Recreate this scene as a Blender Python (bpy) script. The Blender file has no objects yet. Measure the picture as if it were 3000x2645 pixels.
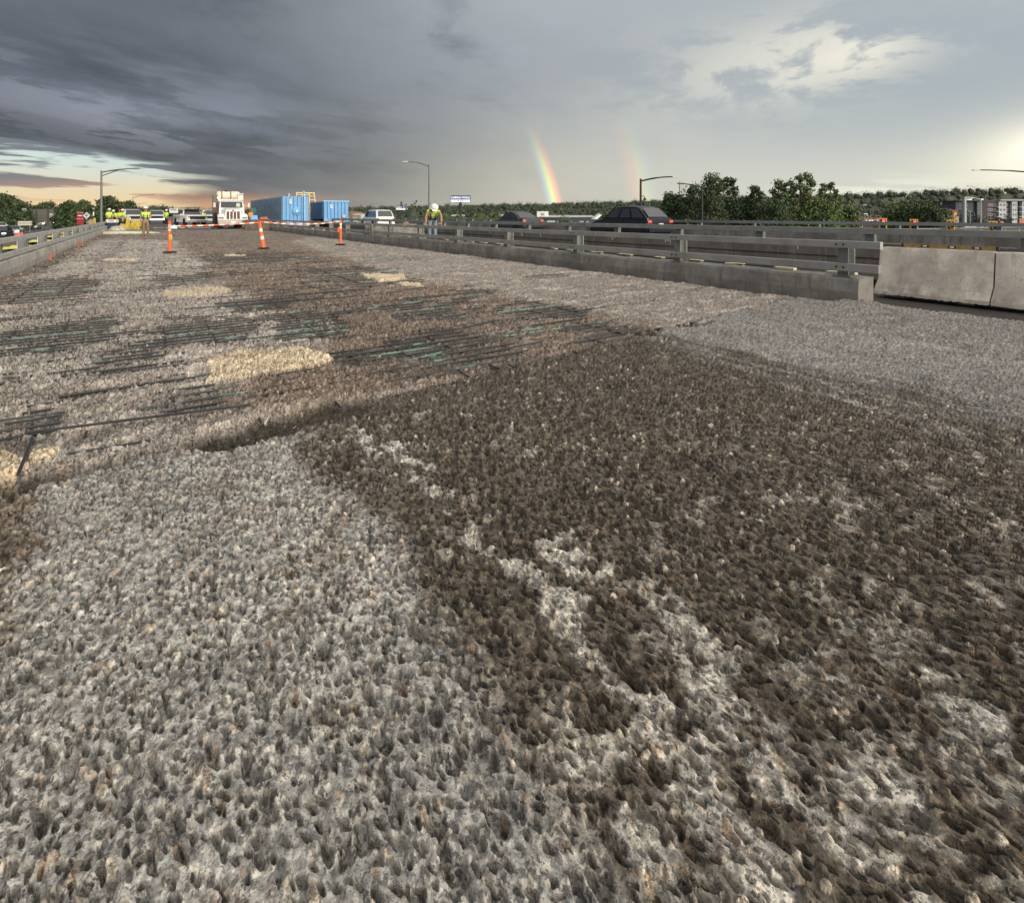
import bpy, bmesh, math, random
import numpy as np
from math import sin, cos, tan, atan, atan2, radians, pi, sqrt
from mathutils import Vector, Matrix
random.seed(7); rng = np.random.default_rng(11)
S = bpy.context.scene
COL = S.collection

# ------------------------------------------------------------------ camera
H = 1.22                       # eye height over the deck
TH = radians(33.8)             # the bridge runs 33.8 degrees left of the view axis
cam = bpy.data.cameras.new('camera'); camo = bpy.data.objects.new('camera', cam); COL.objects.link(camo)
camo.location = (0, 0, H); camo.rotation_euler = (pi/2, 0, 0)
cam.lens = 19.2; cam.sensor_width = 36; cam.sensor_fit = 'HORIZONTAL'
cam.shift_y = -0.2308; cam.clip_start = 0.05; cam.clip_end = 9000
S.camera = camo
S.view_settings.view_transform = 'Standard'; S.view_settings.look = 'None'
S.view_settings.gamma = 1; S.view_settings.exposure = 0.0; S.view_settings.use_curve_mapping = False
S.cycles.max_bounces = 5; S.cycles.diffuse_bounces = 2; S.cycles.glossy_bounces = 2; S.cycles.transmission_bounces = 3

# ------------------------------------------------------------------ node expression helper
class NX:
    def __init__(s, nt, sock): s.nt = nt; s.s = sock
    def _m(s, op, *a):
        n = s.nt.nodes.new('ShaderNodeMath'); n.operation = op
        for i, v in enumerate((s,) + a):
            if isinstance(v, NX): s.nt.links.new(v.s, n.inputs[i])
            else: n.inputs[i].default_value = v
        return NX(s.nt, n.outputs[0])
    def __add__(s, o): return s._m('ADD', o)
    def __radd__(s, o): return s._m('ADD', o)
    def __sub__(s, o): return s._m('SUBTRACT', o)
    def __rsub__(s, o): return (s*-1.0) + o
    def __mul__(s, o): return s._m('MULTIPLY', o)
    def __rmul__(s, o): return s._m('MULTIPLY', o)
    def __truediv__(s, o): return s._m('DIVIDE', o)
    def pw(s, o): return s._m('POWER', o)
    def exp(s): return s._m('EXPONENT')
    def mx(s, o): return s._m('MAXIMUM', o)
    def mn(s, o): return s._m('MINIMUM', o)
    def ab(s): return s._m('ABSOLUTE')
    def clamp(s): return s.mx(0.0).mn(1.0)
    def ss(s, a, b):
        n = s.nt.nodes.new('ShaderNodeMapRange'); n.interpolation_type = 'SMOOTHSTEP'
        s.nt.links.new(s.s, n.inputs[0])
        if a < b: n.inputs[1].default_value, n.inputs[2].default_value, n.inputs[3].default_value, n.inputs[4].default_value = a, b, 0, 1
        else: n.inputs[1].default_value, n.inputs[2].default_value, n.inputs[3].default_value, n.inputs[4].default_value = b, a, 1, 0
        return NX(s.nt, n.outputs[0])
def mixc(nt, f, a, b):
    n = nt.nodes.new('ShaderNodeMix'); n.data_type = 'RGBA'; n.clamp_factor = True
    for i, v in ((0, f), (6, a), (7, b)):
        if isinstance(v, NX): nt.links.new(v.s, n.inputs[i])
        elif i == 0: n.inputs[0].default_value = v
        else: n.inputs[i].default_value = (*v[:3], 1)
    return NX(nt, n.outputs[2])
def vecn(nt, x, y, z):
    n = nt.nodes.new('ShaderNodeCombineXYZ')
    for i, v in enumerate((x, y, z)):
        if isinstance(v, NX): nt.links.new(v.s, n.inputs[i])
        else: n.inputs[i].default_value = v
    return NX(nt, n.outputs[0])
def noise(nt, vec, scale, detail=4, rough=.55, out=0, dist=0.0):
    n = nt.nodes.new('ShaderNodeTexNoise'); n.inputs['Scale'].default_value = scale
    n.inputs['Detail'].default_value = detail; n.inputs['Roughness'].default_value = rough; n.inputs['Distortion'].default_value = dist
    if vec is not None: nt.links.new(vec.s, n.inputs['Vector'])
    return NX(nt, n.outputs[out])
def srgb(r, g, b):
    f = lambda c: ((c/255+.055)/1.055)**2.4 if c > 10 else c/255/12.92
    return (f(r), f(g), f(b))

# ------------------------------------------------------------------ world: storm sky in azimuth / elevation
SUN_AZ, SUN_EL = 144.0, 8.0
W = bpy.data.worlds.new('World'); S.world = W; W.use_nodes = True
nt = W.node_tree; nt.nodes.clear()
def build_sky():
    tc = nt.nodes.new('ShaderNodeTexCoord'); D = NX(nt, tc.outputs['Generated'])
    sp = nt.nodes.new('ShaderNodeSeparateXYZ'); nt.links.new(D.s, sp.inputs[0])
    X, Y, Z = (NX(nt, sp.outputs[i]) for i in range(3))
    A = X._m('ARCTAN2', Y)*57.2958
    E = Z._m('ARCSINE')*57.2958
    def g(a, e, sa, se, rot=0.0):
        ca, sr = cos(radians(rot)), sin(radians(rot))
        da, de = A-a, E-e
        p = (da*ca + de*sr)/sa; q = (de*ca - da*sr)/se
        return ((p*p + q*q)*-1.0).exp()
    # soft large noise and streak noise
    n1 = noise(nt, vecn(nt, A*.045, E*.13 + A*.02, 0.3), 1.0, 6, .55)          # broad cloud lumps
    n2 = noise(nt, vecn(nt, A*.055, E*.30 + A*.045, 2.0), 1.0, 5, .5)           # slanting bands
    n3 = noise(nt, vecn(nt, A*.11, E*.22, 7.0), 1.0, 8, .6, dist=.3)
    n4 = noise(nt, vecn(nt, A*.10, E*1.1 + A*.035, 4.0), 1.0, 6, .55)           # fine streaks for the clearing
    # --- base: storm on the left, pale rain veil to the right
    n5 = noise(nt, vecn(nt, A*.05, E*.13 + A*.018, 9.0), 1.0, 9, .58, dist=.3)
    m = (A + (n1-.5)*22 + (n5-.5)*14 + (E-8)*.25).ss(-35, 8)
    dark = mixc(nt, E.ss(3, 20), srgb(82, 85, 95), srgb(106, 110, 119))
    light = mixc(nt, E.ss(1, 14), srgb(216, 216, 206), srgb(180, 187, 192))
    light = mixc(nt, A.ss(10, 34)*E.ss(3, 10)*.45, light, srgb(160, 174, 184))
    c = mixc(nt, m, dark, light)
    # dark cell centre-left, blue grey
    c = mixc(nt, g(-14, 5.5, 15, 4.5, 0)*.62, c, srgb(91, 95, 105))
    c = mixc(nt, g(-2, 13, 17, 7, 0)*.45, c, srgb(134, 140, 150))
    c = mixc(nt, g(-37, 9.0, 16, 3.2, 12)*.6, c, srgb(70, 72, 84))
    c = mixc(nt, (n5-.47).ss(0, .20)*A.ss(6, -14)*.38, c, srgb(128, 133, 147))
    c = mixc(nt, (n5-.47).ss(0, -.16)*A.ss(10, -10)*E.ss(3, 7)*.42, c, srgb(66, 69, 81))
    # bands on the left
    band = (n2-.47).ss(0.0, .16)
    rag = noise(nt, vecn(nt, A*.085, E*.42 + A*.035, 12.0), 1.0, 8, .6)
    c = mixc(nt, (rag-.50).ss(0, .07)*g(-36, 9.2, 15, 3.0, -6)*.80, c, srgb(150, 153, 166))
    c = mixc(nt, (rag-.49).ss(0, -.09)*g(-34, 8.4, 20, 4.0, -6)*.55, c, srgb(68, 70, 81))
    c = mixc(nt, band*A.ss(-12, -30)*g(-36, 9.5, 18, 4.0, -6)*.75, c, srgb(146, 150, 164))
    c = mixc(nt, g(-34.5, 9.2, 6.5, 1.0, -9)*.75*(n3-.3).ss(0, .3), c, srgb(152, 156, 170))
    c = mixc(nt, g(-23, 7.9, 11.0, 1.0, -8)*.55*(n3-.3).ss(0, .3), c, srgb(140, 145, 158))
    c = mixc(nt, (n1-.42).ss(0, .22)*.22*A.ss(10, -15), c, srgb(72, 76, 88))
    # warm rain veil low in the middle
    c = mixc(nt, g(4, 1.0, 15, 8, 0)*.62, c, srgb(202, 198, 182))
    c = mixc(nt, (n5-.5).ss(0, .2)*g(6, 9, 16, 8, 0)*.30, c, srgb(160, 158, 158))
    c = mixc(nt, g(-6, 2.0, 5, 3, 0)*.3, c, srgb(170, 165, 155))
    # lit cumulus upper right
    puff = (n3-.44).ss(0, .17)
    c = mixc(nt, (n3-.36).ss(0, .2)*g(22, 13.5, 14, 5.5, 6)*.55, c, srgb(208, 208, 200))
    c = mixc(nt, (n3-.44).ss(0, .10)*g(27.5, 14.2, 8.5, 3.4, 6)*.9, c, srgb(236, 234, 220))
    c = mixc(nt, (n3-.49).ss(0, .06)*g(31.5, 14.0, 4.5, 1.7, 0)*.98, c, srgb(244, 240, 224))
    c = mixc(nt, puff*g(2, 19.0, 3.2, 3.6, -50)*.45, c, srgb(178, 184, 196))
    c = mixc(nt, (n1-.5).ss(0, .2)*A.ss(8, 25)*.28, c, srgb(196, 200, 200))
    # low bright streaks right
    c = mixc(nt, (n4-.47).ss(0, .10)*g(35, 1.9, 7, 1.1, 0)*.85, c, srgb(250, 248, 232))
    # sun glow behind thin cloud at the right edge
    c = mixc(nt, g(45, 4.3, 7.5, 3.2, 12)*.8, c, srgb(250, 246, 222))
    c = mixc(nt, g(45, 4.8, 3.6, 2.0, 8), c, (1.25, 1.2, 1.0))
    # clearing low on the left
    top = 5.9 - (A+43.2)*.115
    edge = (top + (n4-.5)*3.2 - E).ss(-.25, .45)
    clear = edge*(A + (n4-.5)*10).ss(-27, -34)
    cc = mixc(nt, E.ss(.6, 5.0), srgb(244, 216, 170), srgb(212, 228, 222))
    cc = mixc(nt, (n4-.485).ss(0, .07)*E.ss(.9, 2.2)*.92, cc, srgb(108, 112, 126))
    cc = mixc(nt, (n4-.46).ss(0, .07)*g(-36, 1.9, 8, .75, 0)*.7, cc, srgb(232, 176, 142))
    c = mixc(nt, clear, c, cc)
    c = mixc(nt, g(-27, .7, 9, 1.0, 0)*.85*(1.0-clear)*(n4-.36).ss(0, .12), c, srgb(240, 180, 136))
    # rainbow: real angles round the antisolar point
    az, el = radians(SUN_AZ), radians(SUN_EL)
    anti = (-sin(az)*cos(el), -cos(az)*cos(el), -sin(el))
    dt = (X*anti[0] + Y*anti[1] + Z*anti[2])
    ang = dt._m('ARCCOSINE')*57.2958
    fade = E.ss(12.0, 2.0)*(A+2.0).ss(-2.0, 3.0)
    def bow(centre, w, sgn, k):
        s = (ang-centre)*sgn/w
        r = ((s-.62)*(s-.62)*-7.0).exp()+0; y = ((s-.12)*(s-.12)*-8.0).exp(); gch = ((s+.28)*(s+.28)*-8.0).exp(); b = ((s+.72)*(s+.72)*-8.0).exp()
        R = r*1.0 + y*.95 + gch*.10 + b*.04; G = r*.14 + y*.74 + gch*.62 + b*.10; B = r*.02 + y*.0 + gch*.22 + b*.34
        return [ch*k for ch in (R, G, B)]
    f2 = fade*fade
    b1 = bow(41.35, .80, 1.0, .46); b2 = bow(50.6, 1.5, -1.0, .12)
    rr = vecn(nt, b1[0]*f2 + b2[0]*fade, b1[1]*f2 + b2[1]*fade, b1[2]*f2 + b2[2]*fade)
    add = nt.nodes.new('ShaderNodeMix'); add.data_type = 'RGBA'; add.blend_type = 'ADD'; add.inputs[0].default_value = 1
    nt.links.new(c.s, add.inputs[6]); nt.links.new(rr.s, add.inputs[7])
    c = NX(nt, add.outputs[2])
    # overhead and behind: thinner brighter overcast, boosted at right to light the left rail
    sd = (X*sin(radians(108)) + Y*cos(radians(108)))
    over = mixc(nt, (sd*.5+.5).ss(.12, 1), (.34, .36, .40), (2.5, 2.42, 2.25))
    over = mixc(nt, (n1-.4).ss(0, .3)*.3, over, (.45, .48, .54))
    behind = (A.ab()).ss(50, 100)
    up = (E.ss(24, 52)).mx(behind)
    c = mixc(nt, up, c, over)
    c = mixc(nt, E.ss(-.4, -4), c, (.16, .15, .14))          # below the horizon: dim haze
    sky = nt.nodes.new('ShaderNodeTexSky'); sky.sky_type = 'NISHITA'; sky.sun_disc = False
    sky.sun_elevation = radians(SUN_EL); sky.sun_rotation = radians(SUN_AZ)
    sc = nt.nodes.new('ShaderNodeMix'); sc.data_type = 'RGBA'; sc.blend_type = 'MULTIPLY'; sc.inputs[0].default_value = 1
    nt.links.new(c.s, sc.inputs[6]); sc.inputs[7].default_value = (10, 10, 10, 1)      # cloud radiance, in units of the 0.1 background
    mx = nt.nodes.new('ShaderNodeMix'); mx.data_type = 'RGBA'; mx.inputs[0].default_value = .06
    mx.clamp_result = False
    nt.links.new(sc.outputs[2], mx.inputs[6]); nt.links.new(sky.outputs[0], mx.inputs[7])
    bg = nt.nodes.new('ShaderNodeBackground'); bg.inputs[1].default_value = .1
    nt.links.new(mx.outputs[2], bg.inputs[0])
    o = nt.nodes.new('ShaderNodeOutputWorld'); nt.links.new(bg.outputs[0], o.inputs[0])
build_sky()
sl = bpy.data.lights.new('sun', 'SUN'); so = bpy.data.objects.new('sun', sl); COL.objects.link(so)
sl.energy = 1.8; sl.angle = radians(6); sl.color = (1, .86, .68)
_sd = Vector((sin(radians(SUN_AZ))*cos(radians(SUN_EL)), cos(radians(SUN_AZ))*cos(radians(SUN_EL)), sin(radians(SUN_EL))))
so.rotation_euler = _sd.to_track_quat('Z', 'Y').to_euler()

# ------------------------------------------------------------------ frames: t = along the bridge, w = across it to the right
DX, DY, NXx, NY = -sin(TH), cos(TH), cos(TH), sin(TH)
def R(t, w, z=0.0): return Vector((t*DX + w*NXx, t*DY + w*NY, z))
def P(px, py, z=0.0):          # where the sight line of a point in the 3000 px photograph meets height z
    Y = 1600*(H-z)/(py-630.0); return Vector(((px-1500)/1600*Y, Y, z))
def PD(px, Y, z=0.0): return Vector(((px-1500)/1600*Y, Y, z))
def TWp(px, py, z=0.0):
    v = P(px, py, z); return v.x*DX + v.y*DY, v.x*NXx + v.y*NY
def ZY(py, Y): return H + (630.0-py)/1600*Y   # height seen at row py at depth Y

# ------------------------------------------------------------------ materials
MATS = {}
def mat(name, col, rough=.7, metal=0.0, var=.12, scale=3.0, emit=None, es=0.0, bump=0.0, bscale=20.0, alpha=1.0, spec=.5, dirt=0.0, coat=0.0):
    if name in MATS: return MATS[name]
    m = bpy.data.materials.new(name); m.use_nodes = True; t = m.node_tree; b = t.nodes['Principled BSDF']
    tc = NX(t, t.nodes.new('ShaderNodeTexCoord').outputs['Object'])
    n = noise(t, tc, scale, 5, .6)
    lo = tuple(c*(1-var) for c in col); hi = tuple(min(1, c*(1+var)) for c in col)
    c = mixc(t, (n-.3)*2.5, lo, hi)
    if dirt:
        n2 = noise(t, tc, scale*.6, 7, .7)
        c = mixc(t, (n2-.45).ss(0, .2)*dirt, c, (.09, .075, .06))
    t.links.new(c.s, b.inputs['Base Color'])
    b.inputs['Roughness'].default_value = rough; b.inputs['Metallic'].default_value = metal
    b.inputs['Specular IOR Level'].default_value = spec
    b.inputs['Coat Weight'].default_value = coat
    if emit: b.inputs['Emission Color'].default_value = (*emit, 1); b.inputs['Emission Strength'].default_value = es
    if bump:
        bn = t.nodes.new('ShaderNodeBump'); bn.inputs['Distance'].default_value = bump; bn.inputs['Strength'].default_value = 1
        nn = noise(t, tc, bscale, 6, .65); t.links.new(nn.s, bn.inputs['Height']); t.links.new(bn.outputs[0], b.inputs['Normal'])
    if alpha < 1: b.inputs['Alpha'].default_value = alpha
    MATS[name] = m; return m
M = {}
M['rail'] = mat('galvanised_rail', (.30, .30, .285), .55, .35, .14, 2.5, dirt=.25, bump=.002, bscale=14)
M['rail_lit'] = mat('sidelit_galvanised_rail', (.46, .455, .42), .55, .25, .12, 2.5, dirt=.15, bump=.002, bscale=14)  # left rail: same metal, light from the right painted in as paler tone
M['curb_lit'] = mat('pale_lit_curb_concrete', (.42, .385, .335), .9, 0, .25, 1.3, dirt=.35, bump=.006, bscale=12)  # left curb: cleaner pale concrete, with the brighter side light added to its colour
def streaks(m, k, col):
    t = m.node_tree; b = t.nodes['Principled BSDF']; l = b.inputs['Base Color'].links[0].from_socket; c0 = NX(t, l)
    tc = NX(t, t.nodes.new('ShaderNodeTexCoord').outputs['Object']); sx = t.nodes.new('ShaderNodeSeparateXYZ'); t.links.new(tc.s, sx.inputs[0]); x, y, z = (NX(t, sx.outputs[i]) for i in range(3))
    n = noise(t, vecn(t, x*3.0, y*7.0, z*1.1), 1.0, 6, .65); n2 = noise(t, vecn(t, x*30.0, y*30.0, z*30.0), 1.0, 3, .5); n3 = noise(t, vecn(t, x*1.2, y*1.2, z*5.0), 1.0, 6, .7)
    c = mixc(t, (n-.52).ss(0, .14)*k, c0, col); c = mixc(t, (n2-.68).ss(0, .03)*.7, c, (.10, .09, .08)); c = mixc(t, (n3-.55).ss(0, .12)*k*.7, c, (.16, .12, .085))
    ve = t.nodes.new('ShaderNodeTexVoronoi'); ve.feature = 'DISTANCE_TO_EDGE'; ve.inputs['Scale'].default_value = .75
    wv = t.nodes.new('ShaderNodeVectorMath'); wv.operation = 'MULTIPLY_ADD'; t.links.new(noise(t, tc, 5, 5, .6, out=1).s, wv.inputs[0]); wv.inputs[1].default_value = (.25, .25, .25); t.links.new(tc.s, wv.inputs[2]); t.links.new(wv.outputs[0], ve.inputs['Vector'])
    c = mixc(t, NX(t, ve.outputs['Distance']).ss(.0035, .0005)*.32, c, (.09, .08, .065))
    t.links.new(c.s, b.inputs['Base Color'])
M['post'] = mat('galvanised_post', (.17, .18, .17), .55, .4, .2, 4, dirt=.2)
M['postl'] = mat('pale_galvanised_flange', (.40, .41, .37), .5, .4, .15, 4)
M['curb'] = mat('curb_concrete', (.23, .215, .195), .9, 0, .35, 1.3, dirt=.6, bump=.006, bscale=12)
M['jersey'] = mat('barrier_concrete', (.58, .51, .43), .9, 0, .22, 2.2, dirt=.38, bump=.003, bscale=18)
M['fascia'] = mat('fascia_concrete', (.17, .145, .125), .9, 0, .25, 1.1, dirt=.5, bump=.004, bscale=8)
M['dark'] = mat('black_rubber', (.015, .015, .016), .8)
M['tyre'] = mat('tyre_rubber', (.02, .02, .021), .85)
M['chrome'] = mat('polished_metal', (.42, .41, .40), .3, .8, .05)
M['steel'] = mat('grey_steel', (.30, .31, .31), .45, .6)
M['glass'] = mat('vehicle_glass', (.018, .022, .026), .08, 0, .1, spec=.8)
M['white'] = mat('white_paint', (.68, .68, .66), .35, 0, .04, coat=.3)
M['dwhite'] = mat('dusty_white_paint', (.66, .65, .61), .45, 0, .08, 1.5, dirt=.12)
M['silver'] = mat('silver_paint', (.42, .43, .44), .35, .5, .05, coat=.4)
M['black'] = mat('black_paint', (.012, .013, .018), .3, 0, .1, coat=.0, spec=.25)
M['dgrey'] = mat('dark_grey_paint', (.035, .037, .042), .3, .1, .1, coat=.15, spec=.35)
M['navy'] = mat('navy_paint', (.03, .045, .08), .3, .3, .1, coat=.5)
M['tan'] = mat('tan_paint', (.42, .38, .30), .35, .3, .06, coat=.4)
M['head'] = mat('lit_headlight', (.9, .9, .85), .3, emit=(1, .97, .9), es=6)
M['headoff'] = mat('unlit_headlight', (.22, .22, .22), .2, .2)
M['tail'] = mat('tail_light', (.35, .02, .015), .25)
M['taillit'] = mat('lit_brake_light', (.6, .03, .02), .3, emit=(1, .12, .06), es=.9)
M['orange'] = mat('orange_plastic', (.85, .13, .03), .5, 0, .06, dirt=.08)
M['reflw'] = mat('white_reflective_band', (.72, .70, .64), .4)
M['hivis'] = mat('lime_high_visibility_cloth', (.55, .85, .06), .8, 0, .1, 9)
M['hiviso'] = mat('orange_high_visibility_cloth', (.95, .30, .05), .8, 0, .1, 9)
M['vestdark'] = mat('dark_harness_webbing', (.03, .035, .03), .8)
M['silvertape'] = mat('silver_reflective_tape', (.45, .50, .38), .5)
M['khaki'] = mat('khaki_cloth', (.22, .15, .09), .9, 0, .15, 7)
M['jeans'] = mat('faded_denim', (.20, .26, .33), .9, 0, .2, 7)
M['blackcloth'] = mat('black_cloth', (.018, .018, .02), .9)
M['skin'] = mat('skin', (.36, .19, .12), .6)
M['boot'] = mat('tan_leather', (.18, .12, .08), .8)
M['helmet'] = mat('white_helmet_shell', (.80, .79, .75), .3)
M['redcap'] = mat('red_cloth', (.32, .03, .03), .8)
M['blue'] = mat('sky_blue_tank_paint', (.13, .36, .66), .5, 0, .08, 1.2, dirt=.10)
M['blue_shade'] = mat('shaded_blue_tank_paint', (.045, .15, .32), .5, 0, .10, 1.2, dirt=.10)  # side of the low tank, its shade put into a deeper blue
M['bluegrey_shade'] = mat('shaded_bluegrey_tank_paint', (.17, .25, .34), .6, 0, .15, 1.2, dirt=.15)  # tank sides turned from the sun, shade painted in as greyer blue
M['yellow'] = mat('yellow_paint', (.58, .42, .06), .6, 0, .12, dirt=.1)
M['cream'] = mat('cream_yellow_paint', (.72, .56, .25), .6)
M['lumber'] = mat('pale_yellow_lumber', (.62, .58, .36), .8, 0, .12, 6)
M['polemetal'] = mat('grey_pole_metal', (.17, .17, .165), .5, .4)
M['polelight'] = mat('pale_pole_metal', (.28, .30, .31), .5, .3)
M['poledark'] = mat('black_pole_metal', (.022, .024, .026), .5, .3)
M['lamp'] = mat('lamp_housing', (.5, .5, .48), .4)
M['tank'] = mat('translucent_poly_tank', (.66, .58, .46), .5, 0, .1, 1.2)
M['amber'] = mat('lit_amber_beacon', (.9, .5, .1), .3, emit=(1, .66, .2), es=7)
M['bark'] = mat('bark', (.09, .07, .055), .95, 0, .3, 6)
M['teal'] = mat('teal_plastic', (.02, .30, .22), .5)
M['redsign'] = mat('red_sign_sheet', (.34, .03, .035), .5)
M['dred'] = mat('bright_red_board', (.75, .06, .03), .5)
M['pinkred'] = mat('pale_red_board_edge', (.9, .28, .18), .5)
M['signw'] = mat('white_sign_sheet', (.70, .70, .68), .5)
M['signgrey'] = mat('grey_sign_back', (.33, .34, .33), .5, .3)
M['blueprint'] = mat('blue_sign_face', (.035, .10, .30), .4)
M['litw'] = mat('lit_white_sign_face', (.8, .82, .85), .5, emit=(.85, .92, 1), es=.35)
M['brownbar'] = mat('brown_stained_concrete', (.12, .09, .07), .9, 0, .3, 2, bump=.006)
M['asphalt'] = mat('asphalt', (.075, .072, .068), .9, 0, .2, .8, bump=.003)
M['signalred'] = mat('lit_red_signal', (.9, .05, .03), .3, emit=(1, .06, .05), es=4)
M['signaly'] = mat('yellow_signal_backplate', (.70, .34, .03), .5)
M['lens'] = mat('unlit_amber_lens', (.75, .42, .25), .3)
M['clay'] = mat('clay_bag', (.22, .15, .10), .8)
M['brick'] = mat('dark_red_brick', (.075, .058, .055), .9)
M['slate'] = mat('dark_slate_cladding', (.07, .08, .10), .8)
M['greyclad'] = mat('grey_cladding', (.12, .115, .12), .85)
M['paleclad'] = mat('pale_cladding', (.42, .46, .50), .7)
M['roofdark'] = mat('dark_roof', (.06, .055, .055), .9)
M['roofpale'] = mat('pale_roof', (.42, .42, .40), .7)
M['soundwall'] = mat('sound_wall_panels', (.125, .11, .095), .9, 0, .1, .3)
M['tanwall'] = mat('tan_wall', (.36, .31, .25), .9)
M['rust'] = mat('black_epoxy_rebar', (.028, .032, .034), .55, .3, .4, 9)
M['green'] = mat('green_epoxy_rebar', (.03, .036, .036), .45, .1, .3, 5)
def _g():
    t = M['green'].node_tree; b = t.nodes['Principled BSDF']; tc = NX(t, t.nodes.new('ShaderNodeTexCoord').outputs['Object'])
    a = (noise(t, tc, 1.1, 3, .6)-.50).ss(0, .06)*(noise(t, tc, 9, 4, .7)-.42).ss(0, .08)
    t.links.new(mixc(t, a, (.03, .035, .036), (.13, .27, .22)).s, b.inputs['Base Color'])
_g()

streaks(M['jersey'], .45, (.24, .20, .16)); streaks(M['curb'], .6, (.09, .08, .07)); streaks(M['curb_lit'], .35, (.20, .17, .14)); streaks(M['fascia'], .5, (.28, .26, .23))

# ------------------------------------------------------------------ mesh helpers
class MB:
    def __init__(s): s.v = []; s.f = []; s.sm = False
    def quad(s, a, b, c, d): i = len(s.v); s.v += [a, b, c, d]; s.f.append((i, i+1, i+2, i+3)); return s
    def poly(s, pts): i = len(s.v); s.v += list(pts); s.f.append(tuple(range(i, i+len(pts)))); return s
    def box(s, c, d, rz=0.0, taper=1.0, bev=0.0):
        cx, cy, cz = c; x, y, z = d[0]/2, d[1]/2, d[2]/2; i = len(s.v); ca, sa = cos(rz), sin(rz)
        for zz, k in ((-z, 1), (z, taper)):
            for xx, yy in ((-x, -y), (x, -y), (x, y), (-x, y)):
                xx *= k; yy *= k
                s.v.append((cx+xx*ca-yy*sa, cy+xx*sa+yy*ca, cz+zz))
        s.f += [(i, i+3, i+2, i+1), (i+4, i+5, i+6, i+7)] + [(i+k, i+(k+1) % 4, i+4+(k+1) % 4, i+4+k) for k in range(4)]
        return s
    def tube(s, pts, r, n=8, caps=True):
        pts = [Vector(p) for p in pts]; rs = r if isinstance(r, (list, tuple)) else [r]*len(pts)
        base = len(s.v)
        for k, p in enumerate(pts):
            a = pts[max(0, k-1)]; b = pts[min(len(pts)-1, k+1)]; dd = (b-a).normalized()
            up = Vector((0, 0, 1)) if abs(dd.z) < .9 else Vector((0, 1, 0))
            u = dd.cross(up).normalized(); v = dd.cross(u)
            for j in range(n):
                an = 2*pi*j/n; s.v.append(tuple(p + u*cos(an)*rs[k] + v*sin(an)*rs[k]))
        for k in range(len(pts)-1):
            for j in range(n):
                a = base+k*n+j; b = base+k*n+(j+1) % n; s.f.append((a, b, b+n, a+n))
        if caps:
            s.f.append(tuple(base+j for j in range(n))); s.f.append(tuple(base+(len(pts)-1)*n+j for j in reversed(range(n))))
        return s
    def lathe(s, prof, c=(0, 0, 0), n=16, axis='z'):
        base = len(s.v)
        for r, z in prof:
            for j in range(n):
                a = 2*pi*j/n; x, y = r*cos(a), r*sin(a)
                q = (x, y, z) if axis == 'z' else ((x, z, y) if axis == 'y' else (z, x, y))
                s.v.append((c[0]+q[0], c[1]+q[1], c[2]+q[2]))
        for k in range(len(prof)-1):
            for j in range(n):
                a = base+k*n+j; b = base+k*n+(j+1) % n; s.f.append((a, b, b+n, a+n))
        s.f.append(tuple(base+j for j in range(n))); s.f.append(tuple(base+(len(prof)-1)*n+j for j in range(n)))
        return s
    def prism(s, prof, y0, y1):          # profile in x,z extruded along y
        i = len(s.v); n = len(prof)
        s.v += [(x, y0, z) for x, z in prof] + [(x, y1, z) for x, z in prof]
        s.f.append(tuple(range(i, i+n))); s.f.append(tuple(reversed(range(i+n, i+2*n))))
        for k in range(n): s.f.append((i+k, i+n+k, i+n+(k+1) % n, i+(k+1) % n))
        return s
    def prismx(s, prof, x0, x1, k1=None):          # profile in y,z extruded along x
        i = len(s.v); n = len(prof)
        s.v += [(x0, y, z) for y, z in prof] + [(x1, y, z) for y, z in prof]
        s.f.append(tuple(range(i, i+n))); s.f.append(tuple(reversed(range(i+n, i+2*n))))
        for k in range(n): s.f.append((i+k, i+n+k, i+n+(k+1) % n, i+(k+1) % n))
        return s
    def mesh(s, name, m, smooth=False, bevel=0.0):
        me = bpy.data.meshes.new(name); me.from_pydata([tuple(v) for v in s.v], [], s.f); me.validate()
        bm = bmesh.new(); bm.from_mesh(me); bmesh.ops.recalc_face_normals(bm, faces=bm.faces)
        if bevel: bmesh.ops.bevel(bm, geom=bm.edges[:], offset=bevel, segments=2, affect='EDGES', profile=.6, clamp_overlap=True)
        bm.to_mesh(me); bm.free()
        if smooth:
            me.polygons.foreach_set('use_smooth', [True]*len(me.polygons))
            me.set_sharp_from_angle(angle=radians(40))
        if m: me.materials.append(M[m] if isinstance(m, str) else m)
        return me
    def build(s, name, m, parent=None, smooth=False, bevel=0.0, **kw):
        return ob(name, s.mesh(name, m, smooth, bevel), parent, **kw)
def ob(name, me, parent=None, loc=None, rz=0.0, label=None, cat=None, group=None, kind=None):
    o = bpy.data.objects.new(name, me); COL.objects.link(o)
    if parent: o.parent = parent
    if loc is not None: o.location = loc
    if rz: o.rotation_euler = (0, 0, rz)
    if label: o['label'] = label
    if cat: o['category'] = cat
    if group: o['group'] = group
    if kind: o['kind'] = kind
    return o
def empty(name, loc, rz, label, cat, group=None):
    o = ob(name, None, None, loc, rz, label, cat, group); o.empty_display_size = .2; return o
KIDS = {}
def kids(o): return [c for c in bpy.data.objects if c.parent == o]
def copy_tree(o, parent=None):
    c = o.copy(); COL.objects.link(c)
    if parent: c.parent = parent
    for ch in kids(o): copy_tree(ch, c)
    return c
def copy_thing(o, loc, rz, label, group=None):
    c = copy_tree(o); c.location = loc; c.rotation_euler = (0, 0, rz); c['label'] = label
    if group: c['group'] = group
    return c
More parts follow.
